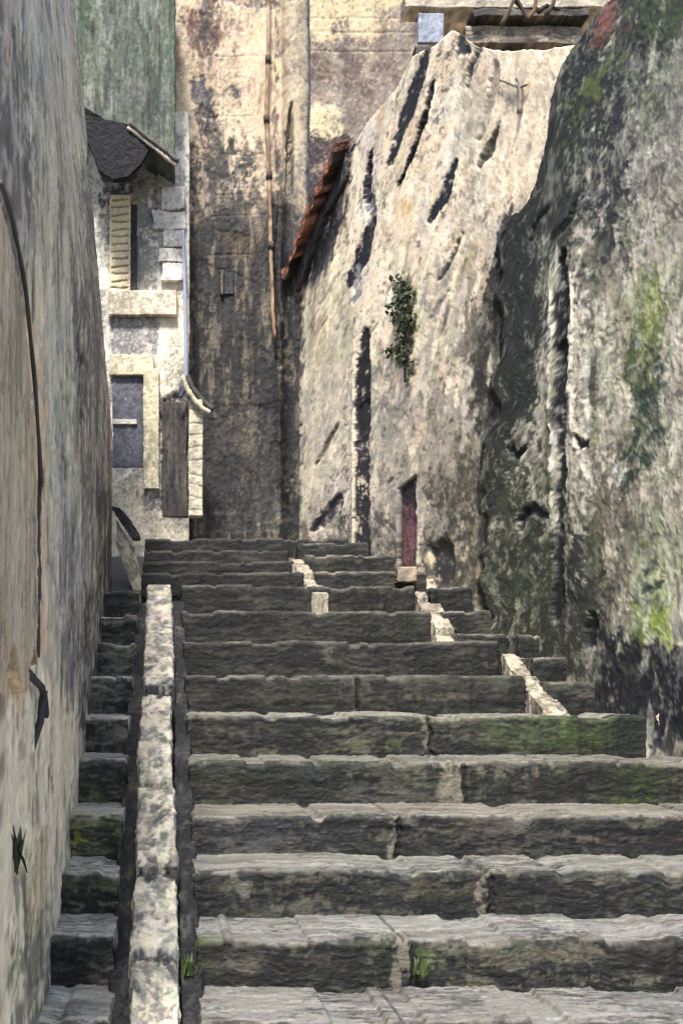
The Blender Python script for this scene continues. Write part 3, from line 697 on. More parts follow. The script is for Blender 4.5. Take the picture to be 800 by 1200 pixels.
# ================================================================== TOWER HOUSE
YTW = 8.6
tw = thing('tower_house', 'tall narrow beige stone house with black weather stains at the end of the alley', 'house', (.65, YTW+.7, 1.0))
PT = Plane((.0, YTW), (1, 0))
sf = Surf(-.02, 1.30, .8, 5.95, .0055, (206, 184, 152), 600); sf.conv = PT.uv
sf.mottle((222, 202, 170), .18, .25, .52, .06, .8, 1); sf.mottle((184, 160, 134), .12, .2, .56, .05, .7, 2); sf.mottle((196, 172, 160), .10, .2, .6, .05, .6, 3)
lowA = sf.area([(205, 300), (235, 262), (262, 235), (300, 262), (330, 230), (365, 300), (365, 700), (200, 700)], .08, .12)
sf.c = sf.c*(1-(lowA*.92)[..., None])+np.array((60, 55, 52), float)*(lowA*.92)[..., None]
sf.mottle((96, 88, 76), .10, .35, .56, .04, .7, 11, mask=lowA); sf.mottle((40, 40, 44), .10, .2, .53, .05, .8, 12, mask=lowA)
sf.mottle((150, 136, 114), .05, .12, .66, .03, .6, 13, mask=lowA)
K = (36, 34, 36)
st = lambda P, c=K, a=.9, br=.45, rg=.04: sf.poly(P, c, rg, .015, a, -.006, .10, br)
st([(206, 18), (218, 8), (238, 14), (258, -6), (262, 20), (252, 60), (232, 72), (220, 40)], (96, 62, 48), .8, .5)
st([(232, 5), (256, -10), (256, 60), (246, 66), (236, 50)], K, .8, .55)
st([(226, 90), (240, 86), (252, 112), (250, 140), (236, 136), (224, 118)], (62, 60, 66), .85, .4)
st([(234, 120), (248, 126), (262, 160), (250, 166), (236, 160)], K, .8, .5)
st([(238, 150), (262, 156), (268, 206), (244, 210), (234, 190)], (56, 54, 50), .9, .4)
st([(272, 98), (280, 100), (280, 118), (274, 116)], (70, 64, 66), .85, .1, .01)
st([(220, 168), (232, 172), (230, 200), (220, 192)], K, .7, .6)
st([(284, 172), (294, 176), (290, 190), (284, 188)], K, .85, .2, .02)
st([(274, 160), (280, 176), (276, 182), (270, 170)], K, .8, .3, .02)
st([(214, 185), (262, 205), (300, 190), (305, 250), (250, 290), (212, 270)], (54, 52, 50), .85, .62, .05)
st([(212, 200), (222, 200), (220, 262), (212, 250)], (206, 184, 150), .7, .5)
st([(255, 0), (345, 0), (345, 12), (300, 10)], (52, 50, 60), .7, .6)
st([(252, 270), (300, 276), (298, 305), (262, 300)], (132, 100, 56), .6, .55)
st([(300, 235), (315, 235), (318, 380), (300, 380)], (150, 138, 118), .5, .7)
st([(225, 480), (330, 470), (335, 620), (225, 625)], (84, 84, 90), .75, .4)
st([(244, 490), (266, 490), (262, 600), (240, 600)], (46, 48, 58), .8, .3)
st([(286, 470), (330, 480), (330, 605), (300, 615)], (128, 122, 112), .5, .5)
st([(282, 395), (296, 400), (300, 500), (290, 540), (284, 470)], (192, 168, 140), .8, .55, .02)
st([(300, 400), (316, 420), (318, 480), (306, 520), (298, 470)], (46, 48, 60), .85, .3)
st([(318, 240), (346, 250), (346, 610), (328, 610), (320, 420)], (24, 24, 30), .97, .12)  # shade of the crevice beside the cream wall, painted black
st([(224, 300), (300, 330), (316, 480), (300, 600), (240, 600), (216, 440)], (48, 46, 48), .8, .5)
st([(318, 520), (336, 520), (336, 600), (322, 600)], (128, 124, 110), .5, .7)
for P in [[(258, 300), (268, 298), (276, 304)], [(254, 316), (280, 314)], [(250, 350), (262, 346), (268, 352)], [(238, 300), (238, 360)], [(268, 290), (270, 312)]]:
    sf.line(P, .010, (40, 38, 38), .01, .005, .7, -.006)
sf.poly([(206, -60), (216, -60), (222, 180), (212, 190)], (214, 194, 164), .015, .02, .8)
sf.poly([(330, -60), (360, -60), (362, 170), (350, 260), (332, 240)], (190, 176, 150), .02, .02, .9, 0, .1, .1)
sf.poly([(345, -60), (354, -60), (354, 150), (346, 150)], (158, 142, 116), .015, .03, .6)
sf.poly([(358, -60), (366, -60), (366, 300), (356, 250), (359, 100)], (92, 88, 92), .012, .01, .8)
sf.poly([(330, 190), (352, 190), (348, 300), (330, 300)], (132, 126, 116), .03, .04, .7, 0, .1, .4)
sf.line([(340.5, 130), (338, 160), (337, 232)], [.02, .06, .075], (34, 34, 42), .008, .006, 1, -.10)
sf.line([(325.5, -60), (325, 60), (323, 150), (327, 240), (322, 330), (330, 430)], .030, (66, 58, 56), .012, .008, .85, -.015, .1, .15)  # downpipe's shadow painted as a dark line beside it
sf.line([(290, 395), (293, 430), (290, 465)], .014, (200, 186, 166), .012, .005, .9, .006)
sf.strokes(3800, (.07, .24), (.018, .05), VERT, .35, 12, .008, 4, .01)
sf.strokes(2000, (.02, .06), (.010, .02), VERT, 1., 10, .007, 4, .004)
sf.blocks([(236, 300), (312, -40)], .24, .17, (120, 104, 92), .008, .6, -.006, .55)
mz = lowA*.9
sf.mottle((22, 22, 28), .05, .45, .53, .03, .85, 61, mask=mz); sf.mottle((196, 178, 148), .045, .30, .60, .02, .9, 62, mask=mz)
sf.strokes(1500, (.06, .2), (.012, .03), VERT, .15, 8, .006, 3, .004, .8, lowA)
sf.crust((228, 210, 180), (40, 38, 40), .22, .022, 1.6)
# rounded pilaster at the right
xa = PT.uv((330, 0))[0]; xb = PT.uv((362, 0))[0]
kk = np.clip((sf.U-xa)/(xb-xa), 0, 1); sf.h += np.where((sf.U > xa) & (sf.U < xb), np.sqrt(np.clip(1-(2*kk-1)**2, 0, 1))*.12, 0)
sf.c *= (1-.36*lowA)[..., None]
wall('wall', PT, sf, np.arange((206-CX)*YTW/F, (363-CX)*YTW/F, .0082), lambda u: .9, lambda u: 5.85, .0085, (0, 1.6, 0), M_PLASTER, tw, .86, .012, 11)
w_ = panel('window', 262.5, 273.5, 320, 345, YTW, -.012+.02, (34, 34, 40), cb_plain((60, 60, 66), (24, 24, 28), 30), tw, seed=620, depth=.015, stp=.005)
panel('frame', 258.5, 262, 318, 347, YTW, .03, (84, 76, 66), cb_plain((100, 92, 78), (50, 46, 42), 20), w_, seed=621, depth=.03, stp=.005)
t = thing('downpipe', 'tan rusty downpipe with collars running down the beige tower house', 'downpipe', at(320, 420, YTW-.1))
pp = [at(315, -60, YTW-.09), at(314, 60, YTW-.09), at(312, 140, YTW-.09), at(315, 200, YTW-.09), at(317, 280, YTW-.09), at(320, 370, YTW-.09), at(322, 396, YTW-.09)]
V_, F_ = tube(dense(pp, .04), .015, 9, .10, 12); cc = np.tile((150, 126, 102), (len(V_), 1)).astype(float)
cc += (fbm(np.array([v[2] for v in V_])/.05, np.array([v[0] for v in V_])/.02, 5)[:, None]-.5)*200
rawmesh('pipe', V_, F_, M_WOOD, t, cc)
for (x, y) in [(312, 140), (315.5, 206), (317.5, 288), (314, 70)]:
    c = at(x, y, YTW-.09); V_, F_ = tube([c+np.array([0, 0, .03]), c+np.array([.002, 0, -.03])], .024, 10, .1, int(y))
    rawmesh('collar', V_, F_, M_WOOD, t, np.tile((72, 62, 58), (len(V_), 1)))

# ================================================================== FAR HOUSE behind, ochre and brown
fh = thing('far_house', 'distant ochre brick house stained brown, seen in the gap above the tiled eave', 'house', (2.1, 12.6, 1.0))
PF = Plane((1.3, 12.0), (1, 0))
sf = Surf(-.02, 2.6, 3.8, 8.4, .009, (112, 100, 92), 640); sf.conv = PF.uv
sf.mottle((136, 126, 116), .25, .3, .52, .06, .8, 1); sf.mottle((82, 68, 64), .2, .3, .55, .05, .8, 2)
sf.poly([(355, -40), (480, -40), (486, 8), (440, 50), (420, 40), (385, 46), (355, 40)], (202, 184, 146), .06, .04, .95, 0, .2, .25)
sf.blocks([(362, 60), (482, -40)], .45, .2, (124, 108, 92), .014, .7, -.01)
sf.poly([(392, 26), (404, 24), (408, 60), (396, 70)], (92, 84, 84), .04, .04, .8, 0, .15, .3)
sf.poly([(440, 10), (486, 0), (486, 130), (440, 130)], (130, 116, 108), .06, .08, .7, 0, .2, .4)
sf.poly([(360, 124), (398, 126), (400, 160), (362, 166)], (212, 196, 158), .04, .03, .95, .005, .15, .15)
sf.poly([(355, 160), (415, 162), (400, 330), (340, 330)], (50, 46, 50), .05, .04, .95, 0, .15, .1)
sf.poly([(376, 165), (394, 165), (384, 200), (372, 205)], (110, 78, 70), .03, .04, .7, 0, .15, .4)
sf.strokes(3500, (.06, .2), (.02, .05), .2, 1, 9, .009, 4, .015)
sf.crust((196, 184, 158), (56, 50, 50), .36, .024)
wall('wall', PF, sf, np.arange(.2, 2.55, .014), lambda u: 1.0, lambda u: 8.2, .013, (0, 1.5, 0), M_FAR, fh, 1., .015, 13)
print('tower', time.time()-T0)

# ================================================================== SUNLIT WALL HOUSE (right)
bh = thing('sunlit_house', 'long cream plastered house wall with slanting painted shadow streaks and a maroon door', 'house', (1.75, 7.1, .5))
dB = np.array([1.05-2.15, 8.6-4.4]); PB = Plane((2.15, 4.4), dB)     # u from near (0) to far (4.34)
sf = Surf(-.1, 4.45, -.2, 4.3, .0055, (208, 193, 168), 660); sf.conv = PB.uv; sf.c[:] = (214, 198, 172); sf.ns = (.07, .055)
sf.mottle((232, 214, 186), .4, .3, .48, .06, .85, 1); sf.mottle((198, 186, 168), .3, .25, .58, .04, .6, 2); sf.mottle((198, 172, 140), .25, .3, .62, .05, .5, 3)
sf.mottle((186, 182, 176), .2, .3, .65, .03, .5, 4)
sf.poly([(574, 62), (672, 58), (650, 140), (610, 250), (590, 262), (572, 240)], (230, 210, 180), .03, .03, .95, 0, .12, .05)
sf.poly([(360, 330), (410, 330), (415, 420), (362, 440)], (178, 170, 142), .06, .06, .7, 0, .2, .4)
sf.poly([(438, 480), (560, 460), (560, 640), (440, 640)], (168, 160, 146), .15, .12, .75, 0, .3, .4)
sf.poly([(345, 440), (412, 440), (410, 640), (345, 640)], (186, 180, 166), .10, .08, .6, 0, .2, .5)
sf.poly([(520, 540), (640, 500), (640, 760), (520, 750)], (118, 112, 96), .15, .1, .8, 0, .3, .5)
sf.poly([(345, 600), (480, 600), (480, 700), (345, 700)], (120, 112, 104), .08, .08, .7, 0, .2, .5)
sf.poly([(540, 380), (600, 330), (600, 560), (560, 560)], (104, 98, 88), .12, .08, .8, 0, .2, .6)
sf.poly([(545, 20), (582, 30), (580, 160), (560, 220), (546, 200)], (176, 164, 144), .06, .06, .6, 0, .2, .5)
sf.poly([(470, 200), (482, 210), (484, 270), (474, 268)], (206, 160, 96), .05, .05, .5, 0, .2, .6)
sf.poly([(345, 310), (362, 300), (366, 345), (345, 360)], (110, 108, 110), .05, .04, .8, 0, .15, .55)
sf.poly([(556, 330), (590, 262), (600, 262), (600, 560), (560, 540), (556, 440)], (46, 44, 42), .06, .08, .9, 0, .15, .45)
sf.poly([(500, 560), (600, 520), (620, 740), (500, 720)], (70, 68, 58), .08, .10, .9, 0, .2, .55)
sf.poly([(410, 430), (470, 420), (480, 640), (436, 640)], (150, 146, 136), .08, .10, .9, 0, .2, .6)
sf.poly([(345, 330), (354, 330), (352, 640), (345, 640)], (40, 40, 44), .05, .05, .9, 0, .2, .4)
sf.poly([(348, 165), (415, 165), (408, 250), (380, 318), (348, 340)], (36, 36, 42), .05, .03, .95, 0, .2, .2)  # shade under the tiled eave painted dark on the wall
sf.poly([(396, 600), (412, 600), (412, 690), (392, 690)], (60, 58, 60), .06, .06, .9, 0, .2, .5)
sf.poly([(430, 610), (466, 600), (466, 700), (430, 700)], (84, 78, 74), .06, .06, .9, 0, .2, .55)
mR = sf.area([(520, 320), (640, 250), (640, 780), (500, 700)], .2, .2)
sf.mottle((70, 66, 60), .10, .10, .60, .03, .8, 21, mask=mR)
shadow_streak = (20, 21, 28); GW = lambda px, x=480: px*(Y_at(x))/F*2.0  # near-black streaks paint slanting cast shadows, with shallow relief
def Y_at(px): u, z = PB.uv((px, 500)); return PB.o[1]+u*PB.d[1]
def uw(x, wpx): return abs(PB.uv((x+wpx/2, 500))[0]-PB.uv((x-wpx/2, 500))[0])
def shade_or_mark_line(P, w, col=shadow_streak, depth=-.012, br=.08, amt=.98, rag=.03, soft=.012):
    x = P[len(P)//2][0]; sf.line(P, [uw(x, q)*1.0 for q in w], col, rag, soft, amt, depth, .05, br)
for i in range(46):      # many faint slanting knife marks
    x = sf.rng.uniform(360, 575); y = sf.rng.uniform(90, 600); l = sf.rng.uniform(15, 50); 
    shade_or_mark_line([(x, y), (x-l*.28, y+l*.5), (x-l*.5, y+l)], [1, sf.rng.uniform(1.5, 4), 1], [(150, 140, 126), (224, 210, 186), (120, 116, 112)][i % 3], sf.rng.uniform(-.012, .01), .3, .7)
sf.strokes(3400, (.14, .42), (.04, .11), 2.0, .35, 12, .0065, 3, .02, .9)
sf.strokes(2200, (.06, .18), (.02, .05), 2.2, .6, 9, .006, 3, .01, .8)
sf.strokes(1200, (.02, .07), (.012, .024), VERT, .9, 12, .007, 4, .008)
sf.redo(.7); sf.log = []
sf.crust((232, 218, 194), (96, 90, 84), .20, .03, 1.5)
shade_or_mark_line([(500, 62), (490, 95), (474, 140), (457, 186)], [8, 15, 15, 8])
shade_or_mark_line([(507, 100), (497, 140), (484, 180), (467, 217)], [5, 7, 6, 4], depth=-.04)
shade_or_mark_line([(534, 192), (522, 225), (504, 256)], [6, 14, 7])
shade_or_mark_line([(434, 182), (431, 215), (430, 240)], [4, 10, 5], depth=-.05)
shade_or_mark_line([(433, 240), (436, 256), (432, 262)], [10, 8, 4], (96, 96, 104), -.02, .5)
shade_or_mark_line([(437, 264), (426, 294), (411, 326)], [8, 17, 9])
shade_or_mark_line([(416, 318), (420, 340), (414, 352)], [9, 9, 3], (126, 124, 130), -.01, .4)
shade_or_mark_line([(580, 76), (577, 110), (562, 160)], [8, 14, 5], (138, 126, 110), -.02, .3, .9)
shade_or_mark_line([(583, 150), (574, 172), (560, 194)], [5, 12, 6], (92, 86, 78), -.04)
shade_or_mark_line([(541, 274), (528, 305), (515, 328)], [2, 4, 2], (84, 82, 70), -.02)
shade_or_mark_line([(524, 345), (512, 362), (502, 376)], [2, 4, 2], (140, 136, 130), -.01)
shade_or_mark_line([(395, 500), (382, 522), (370, 545)], [3, 4, 2], (104, 96, 84), -.02)
shade_or_mark_line([(397, 588), (384, 604), (366, 622)], [7, 8, 4], (58, 56, 62), -.03, .3)
shade_or_mark_line([(560, 60), (550, 85), (548, 100)], [5, 5, 2], (78, 74, 70), -.03, .3)
shade_or_mark_line([(545, 30), (540, 48), (548, 62)], [12, 10, 5], (44, 42, 44), -.02, .2)
shade_or_mark_line([(504, 320), (497, 345), (490, 372)], [2, 4, 2], (150, 150, 150), -.01)
# ivy stain, and tall slot with its inner shade painted near-black
sf.poly([(462, 318), (482, 322), (490, 360), (488, 440), (476, 446), (464, 400)], (74, 78, 58), .08, .04, .8, 0, .15, .5)
sf.line([(427, 396), (424, 440), (424, 500)], [uw(424, 10), uw(424, 17), uw(424, 17)], (18, 18, 24), .035, .012, .98, -.018, .05, .1)
sf.line([(424, 490), (424, 560), (424, 676)], [uw(424, 17), uw(424, 17), uw(424, 19)], (34, 33, 37), .035, .012, .95, -.018, .05, .25)
sf.line([(415, 400), (413, 500), (414, 660)], uw(424, 2.5), (222, 208, 184), .01, .006, .8, .01, .1, .3)
# door recess and doorway, inner shade painted dark
sf.poly([(467, 572), (478, 563), (486, 556), (487, 670), (466, 670)], (20, 19, 23), .01, .006, .98, -.06, .08)
sf.poly([(503, 640), (518, 632), (530, 640), (530, 690), (504, 690)], (50, 48, 50), .03, .03, .85, -.05, .08, .2)
sf.line([(440, 480), (450, 466)], uw(440, 3), (110, 104, 98), .02, .01, .7)
topB = profile(PB, [(345, 322), (352, 318), (372, 262), (410, 176), (440, 132), (462, 108), (484, 66), (510, 52), (530, 34), (545, 42), (560, 56), (600, 60), (640, 58), (676, 54), (720, 50)])
us = [u for u in cols(PB, 344.5, 700, 500, 1.4)]
sf.h *= .65
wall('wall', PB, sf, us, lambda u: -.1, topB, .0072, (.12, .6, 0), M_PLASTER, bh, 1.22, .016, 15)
# maroon door inside the recess
pd = [PB.uv((468, 600))[0], PB.uv((486, 600))[0]]; ulo, uhi = min(pd), max(pd)
sdd = Surf(ulo-.02, uhi+.02, .4, 1.6, .004, (96, 66, 70), 680); sdd.conv = PB.uv
sdd.mottle((108, 76, 78), .06, .12, .52, .05, .8, 1); sdd.mottle((76, 58, 64), .06, .12, .55, .05, .8, 2)
sdd.poly([(466, 540), (488, 540), (488, 588), (466, 590)], (40, 36, 42), .01, .02, .9)
sdd.strokes(260, (.05, .14), (.012, .03), VERT, .3, 10, .006, 4); sdd.crust((168, 120, 116), (50, 42, 50), .35, .012)
pdn = Plane(PB.o+np.array([-PB.n[0]*.018, -PB.n[1]*.018]), PB.d)
wall('door', pdn, sdd, np.linspace(ulo+.015, uhi-.005, 26), lambda u: .5, lambda u: 1.42, .008, (.03, .01, 0), M_WOOD, bh, 1., .004, 16)
# pale threshold stone
def cbt(s): s.mottle((172, 158, 132), .05, .05, .5, .06, .8, 1); s.strokes(60, (.03, .08), (.012, .03), .3, .5, 8, .006, 3)
panel('threshold', 465, 488, 665, 681, 6.42, .0, (112, 104, 92), cbt, bh, seed=690, depth=.12, wob=.015)
# tiled eave on the far part
E0, E1 = PB.uv((346, 400))[0], PB.uv((411, 400))[0]   # far, near
se = Surf(E1-.15, E0+.15, 3.0, 4.2, .005, (138, 86, 66), 699); se.ns = (.05, .04)
se.mottle((164, 104, 80), .06, .04, .5, .04, .8, 1); se.mottle((60, 48, 48), .07, .05, .52, .03, .95, 2); se.mottle((206, 150, 128), .04, .02, .64, .02, .8, 3)
se.strokes(500, (.04, .10), (.012, .03), .9, .4, 10, .012, 6); se.crust((196, 130, 100), (36, 32, 36), .5, .014)
se.h += .016*np.abs(np.sin(se.U/.085*math.pi))-.008
pe = Plane(PB.o+PB.n[:2]*.12, PB.d)
wall('tiled_eave', pe, se, [u for u in us if E1 < u < E0-.01], lambda u: topB(u)-.055+.02*math.sin(u*37), lambda u: topB(u)+.02+.012*math.sin(u*74), .006, -PB.n*.12+np.array([0, 0, .05]), M_WOOD, bh, 1., .018, 21)
# eave shade painted into the dark soffit strip below the tiles
ss = Surf(E1-.1, E0+.1, 2.4, 4.2, .006, (50, 48, 54), 700)
ss.mottle((76, 70, 72), .08, .12, .52, .05, .7, 1); ss.mottle((120, 108, 100), .05, .08, .64, .04, .6, 2); ss.strokes(500, (.05, .14), (.014, .03), 2.2, .3, 8, .006, 3); ss.crust((110, 104, 104), (28, 28, 34), .3, .014)
ps_ = Plane(PB.o+PB.n[:2]*.035, PB.d)
wall('shaded_soffit_board', ps_, ss, [u for u in us if E1 < u < E0-.02], lambda u: topB(u)-.16+.03*math.sin(u*9), lambda u: topB(u)-.02, .008, (.03, .01, 0), M_WOOD, bh, 1., .02, 17)

# ivy hanging on the wall
def leaves(name, pl, P, n, size, mat, seed, off=.03, spread=.02, label=None, cat=None, stem=None):
    rr = np.random.default_rng(seed); V = []; Fs = []
    q = np.array([pl.uv(p) for p in P]); lo, hi = q.min(0), q.max(0); k = 0
    def inside(u, v):
        c = False
        for i in range(len(q)):
            a, b = q[i], q[(i+1) % len(q)]
            if (a[1] > v) != (b[1] > v) and u < (b[0]-a[0])*(v-a[1])/(b[1]-a[1])+a[0]: c = not c
        return c
    while k < n:
        u, v = rr.uniform(lo, hi)
        if not inside(u, v) or vn(np.array(u/.06), np.array(v/.09), seed) < .42: k += .05; continue
        c = pl.pos(np.array(u), np.array(v))+pl.n*(off+abs(rr.normal(0, spread)))
        d1 = rr.normal(0, 1, 3); d1[2] -= .8; d1 /= np.linalg.norm(d1); d2 = np.cross(d1, pl.n+rr.normal(0, .5, 3)); d2 /= np.linalg.norm(d2)
        s_ = size*rr.uniform(.5, 1.2); nn = np.cross(d1, d2); b = len(V)
        V += [c, c+d1*s_*.5+d2*s_*.38+nn*s_*.12, c+d1*s_, c+d1*s_*.5-d2*s_*.38+nn*s_*.12, c+d1*s_*.5-nn*s_*.05]
        Fs += [(b, b+1, b+4), (b+1, b+2, b+4), (b+2, b+3, b+4), (b+3, b, b+4)]; k += 1
    o = rawmesh(name, V, Fs, mat, None, None, False)
    return o
iv = thing('ivy', 'ragged dark green ivy clump hanging halfway up the cream wall', 'ivy', PB.pos(np.array(PB.uv((476, 440))[0]), np.array(PB.uv((476, 440))[1])))
place(leaves('foliage', PB, [(464, 322), (482, 318), (491, 350), (486, 400), (488, 440), (478, 450), (470, 420), (458, 412), (466, 380)], 330, .045, M_LEAF, 3), iv)
V_, F_ = tube(dense([PB.pos(np.array(PB.uv(p)[0]), np.array(PB.uv(p)[1]))+PB.n*.02 for p in [(478, 448), (476, 410), (480, 370), (474, 330)]], .02), .007, 6, .2, 14)
rawmesh('stem', V_, F_, M_WOOD, iv, np.tile((60, 50, 40), (len(V_), 1)))
print('sunlit', time.time()-T0)

# ================================================================== UPPER HOUSE (top right, facing us) 
YU = 6.9
uh = thing('upper_house', 'smooth cream house front with a dark timber eave at the top right', 'house', (2.4, YU+.6, 1.5))
PU = Plane((1.55, YU), (1, 0))
sf = Surf(-.02, 1.8, 2.2, 4.6, .0055, (218, 200, 172), 720); sf.conv = PU.uv
sf.mottle((230, 212, 184), .2, .3, .5, .06, .7, 1); sf.mottle((202, 184, 158), .15, .25, .56, .05, .6, 2); sf.mottle((196, 192, 190), .1, .15, .64, .04, .5, 3)
sf.line([(590, 132), (630, 141), (650, 140)], .008, (150, 140, 126), .01, .005, .6, -.006)
sf.poly([(478, 20), (512, 34), (512, 60), (500, 75), (476, 80)], (70, 66, 70), .02, .02, .9, 0, .1, .2)
sf.strokes(2600, (.05, .16), (.02, .045), VERT, .6, 6, .006, 3, .01)
sf.crust((232, 216, 190), (140, 126, 110), .3, .016)
wall('wall', PU, sf, np.arange(.34, 1.75, .0085), lambda u: 1.6, lambda u: (CY-46)*YU/F, .009, (0, 1.2, 0), M_PLASTER, uh, .78, .006, 18)
def cb_beam(s):
    s.mottle((120, 110, 98), .2, .03, .52, .06, .8, 1); s.mottle((46, 44, 46), .2, .03, .53, .05, .9, 2)
    s.strokes(500, (.08, .2), (.008, .02), 0, .15, 9, .005, 3); s.crust((150, 138, 120), (34, 32, 36), .35, .014, .4)
panel('eave_beam', 540, 674, 42, 62, YU, .10, (150, 138, 120), cb_beam, uh, mat=M_WOOD, gain=1.1, seed=730, depth=.1, wob=.012)
panel('eave_board', 548, 678, 29, 37, YU, .16, (70, 64, 60), cb_beam, uh, mat=M_WOOD, seed=731, depth=.16, wob=.022)
panel('roof_edge', 470, 700, 8, 25, YU, .14, (166, 154, 138), cb_plain((188, 176, 156), (120, 110, 102), 900, 0, (.06, .2), (.01, .03)), uh, seed=732, depth=.16, wob=.014)
panel('gable', 522, 720, -70, 6, YU+.15, .0, (198, 180, 158), cb_plain((216, 198, 172), (150, 138, 126), 1500, .2, (.06, .2), (.015, .04)), uh, seed=733, depth=.8, wob=.01)
w_ = panel('window', 483, 512, 34, 68, YU, .16, (116, 122, 136), cb_plain((146, 152, 164), (116, 122, 140), 160, VERT), uh, seed=734, depth=.02)
panel('shadow_below_window', 483, 513, 66, 92, YU-.1, .10, (44, 42, 46), cb_plain((70, 66, 68), (30, 30, 34), 160, VERT), uh, seed=735, depth=.1).name = 'window_shadow_panel'  # dark panel stands in for the shade below the window
# iron bracket on the cream front (the hooked mark)
def onw(px, py, off=.02): u, v = PB.uv((px, py)); return PB.pos(np.array(u), np.array(v))+PB.n*off
t = thing('wall_bracket', 'small grey hooked iron bracket fixed high on the smooth cream part of the wall', 'bracket', onw(614, 132))
D = dense([onw(610, 92), onw(613, 98), onw(613.5, 112), onw(612, 133)], .015)
V_, F_ = tube(D, [.013]*len(D), 8, .15, 15)
rawmesh('post', V_, F_, M_WOOD, t, np.tile((132, 124, 116), (len(V_), 1)))
V_, F_ = tube(dense([onw(590, 94), onw(598, 97), onw(612, 103), onw(622, 99)], .015), .007, 7, .2, 16)
rawmesh('arm', V_, F_, M_WOOD, t, np.tile((140, 130, 118), (len(V_), 1)))
# bare branches in front of the eave
t = thing('bare_branches', 'crossed bare brown branches above the dark timber eave', 'branches', at(606, 30, YU-.3))
for i, P in enumerate([[(588, 30), (594, 16), (602, 0), (606, -14)], [(602, -4), (612, 12), (618, 26)], [(616, 24), (626, 12), (628, -2), (622, -12)], [(640, 18), (648, 4), (650, -8)], [(630, 14), (640, 6), (655, 12)]]):
    D = dense([at(x, y, YU-.3+.02*i) for x, y in P], .03); V_, F_ = tube(D, np.linspace(.016, .008, len(D)), 7, .2, 30+i)
    rawmesh('branch', V_, F_, M_WOOD, t, np.tile([(70, 58, 44), (52, 42, 38), (96, 74, 50)][i % 3], (len(V_), 1)))

# ================================================================== MOSSY NEAR WALL (right)
mw = thing('mossy_wall', 'high dark mossy stone wall on the right with a tall black slot', 'wall', (2.1, 4.9, 0))
PM = Plane((2.15+PB.n[0]*.06+.33, 4.4+PB.n[1]*.06-1.26), dB)
sf = Surf(-.1, 3.0, -1.0, 4.3, .005, (138, 134, 122), 760); sf.conv = PM.uv; sf.ns = (.055, .055)
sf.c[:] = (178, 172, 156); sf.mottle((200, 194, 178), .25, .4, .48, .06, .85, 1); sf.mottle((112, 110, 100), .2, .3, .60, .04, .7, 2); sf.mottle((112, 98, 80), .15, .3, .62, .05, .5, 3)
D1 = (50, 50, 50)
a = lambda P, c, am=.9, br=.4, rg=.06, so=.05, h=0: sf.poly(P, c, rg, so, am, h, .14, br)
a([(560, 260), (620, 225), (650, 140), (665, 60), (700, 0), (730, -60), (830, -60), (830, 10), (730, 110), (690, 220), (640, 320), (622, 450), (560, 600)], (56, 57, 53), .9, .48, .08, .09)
a([(660, 60), (700, 10), (720, -40), (650, -40), (640, 80)], (38, 38, 40), .8, .3)
a([(690, 10), (712, 0), (718, 40), (700, 56)], (100, 90, 78), .6, .4)
a([(715, 40), (800, 10), (830, 40), (830, 190), (740, 200), (700, 130)], (132, 132, 122), .7, .45)
a([(735, -20), (800, -40), (800, 50), (760, 60)], (60, 70, 42), .8, .4)
a([(668, 120), (690, 92), (716, 66), (722, 76), (700, 110), (680, 140)], (104, 116, 48), .85, .35, .03, .03, .005)
a([(712, 60), (740, 40), (735, 70), (716, 86)], (92, 106, 52), .7, .4)
a([(700, 15), (718, 0), (722, 18), (708, 44), (698, 48)], (150, 92, 80), .9, .15, .02, .02, .006)
a([(740, 150), (810, 120), (810, 330), (745, 320), (728, 240)], (156, 150, 136), .85, .35)
a([(610, 380), (640, 330), (646, 700), (606, 700), (600, 500)], (150, 144, 128), .7, .62)
a([(618, 300), (645, 290), (646, 520), (622, 520), (612, 420)], (190, 182, 164), .8, .5, .03)
a([(560, 480), (610, 470), (608, 600), (560, 620)], (70, 68, 62), .85, .45)
a([(590, 580), (640, 600), (644, 745), (586, 745)], (86, 88, 70), .85, .35)
a([(598, 660), (622, 660), (618, 740), (600, 735)], (48, 58, 42), .8, .35)
a([(632, 560), (648, 560), (648, 660), (606, 640), (600, 560)], (180, 172, 154), .7, .6, .03)
a([(668, 290), (690, 300), (684, 700), (668, 700)], (196, 188, 170), .9, .35, .02, .02, .012)
a([(668, 280), (684, 250), (700, 300), (690, 400)], (104, 98, 88), .7, .4)
a([(700, 300), (735, 290), (735, 540), (695, 560)], (150, 142, 124), .6, .5)
a([(738, 320), (792, 330), (788, 380), (770, 480), (745, 500), (738, 420)], (92, 102, 60), .75, .5)
a([(752, 340), (784, 335), (780, 380), (756, 390)], (122, 134, 68), .7, .5)
a([(742, 440), (776, 400), (778, 520), (735, 570)], (44, 56, 48), .85, .35)
a([(760, 540), (810, 480), (810, 640), (765, 640)], (176, 168, 150), .7, .5)
a([(688, 560), (740, 560), (745, 760), (690, 760)], (112, 106, 92), .75, .5)
a([(745, 600), (800, 620), (800, 700), (745, 700)], (140, 146, 120), .75, .5)
a([(744, 700), (770, 700), (790, 720), (786, 764), (750, 750)], (112, 138, 46), .75, .65, .04)
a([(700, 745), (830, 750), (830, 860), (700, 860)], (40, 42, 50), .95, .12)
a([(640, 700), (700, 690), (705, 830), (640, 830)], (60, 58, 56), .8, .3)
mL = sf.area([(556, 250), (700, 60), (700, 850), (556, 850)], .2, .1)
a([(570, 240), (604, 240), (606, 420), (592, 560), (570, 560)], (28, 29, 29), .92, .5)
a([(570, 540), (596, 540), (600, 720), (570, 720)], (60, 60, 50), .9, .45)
a([(575, 300), (592, 250), (650, 120), (690, 20), (720, 0), (690, 90), (668, 150), (640, 250), (600, 320)], (24, 25, 27), .95, .3)
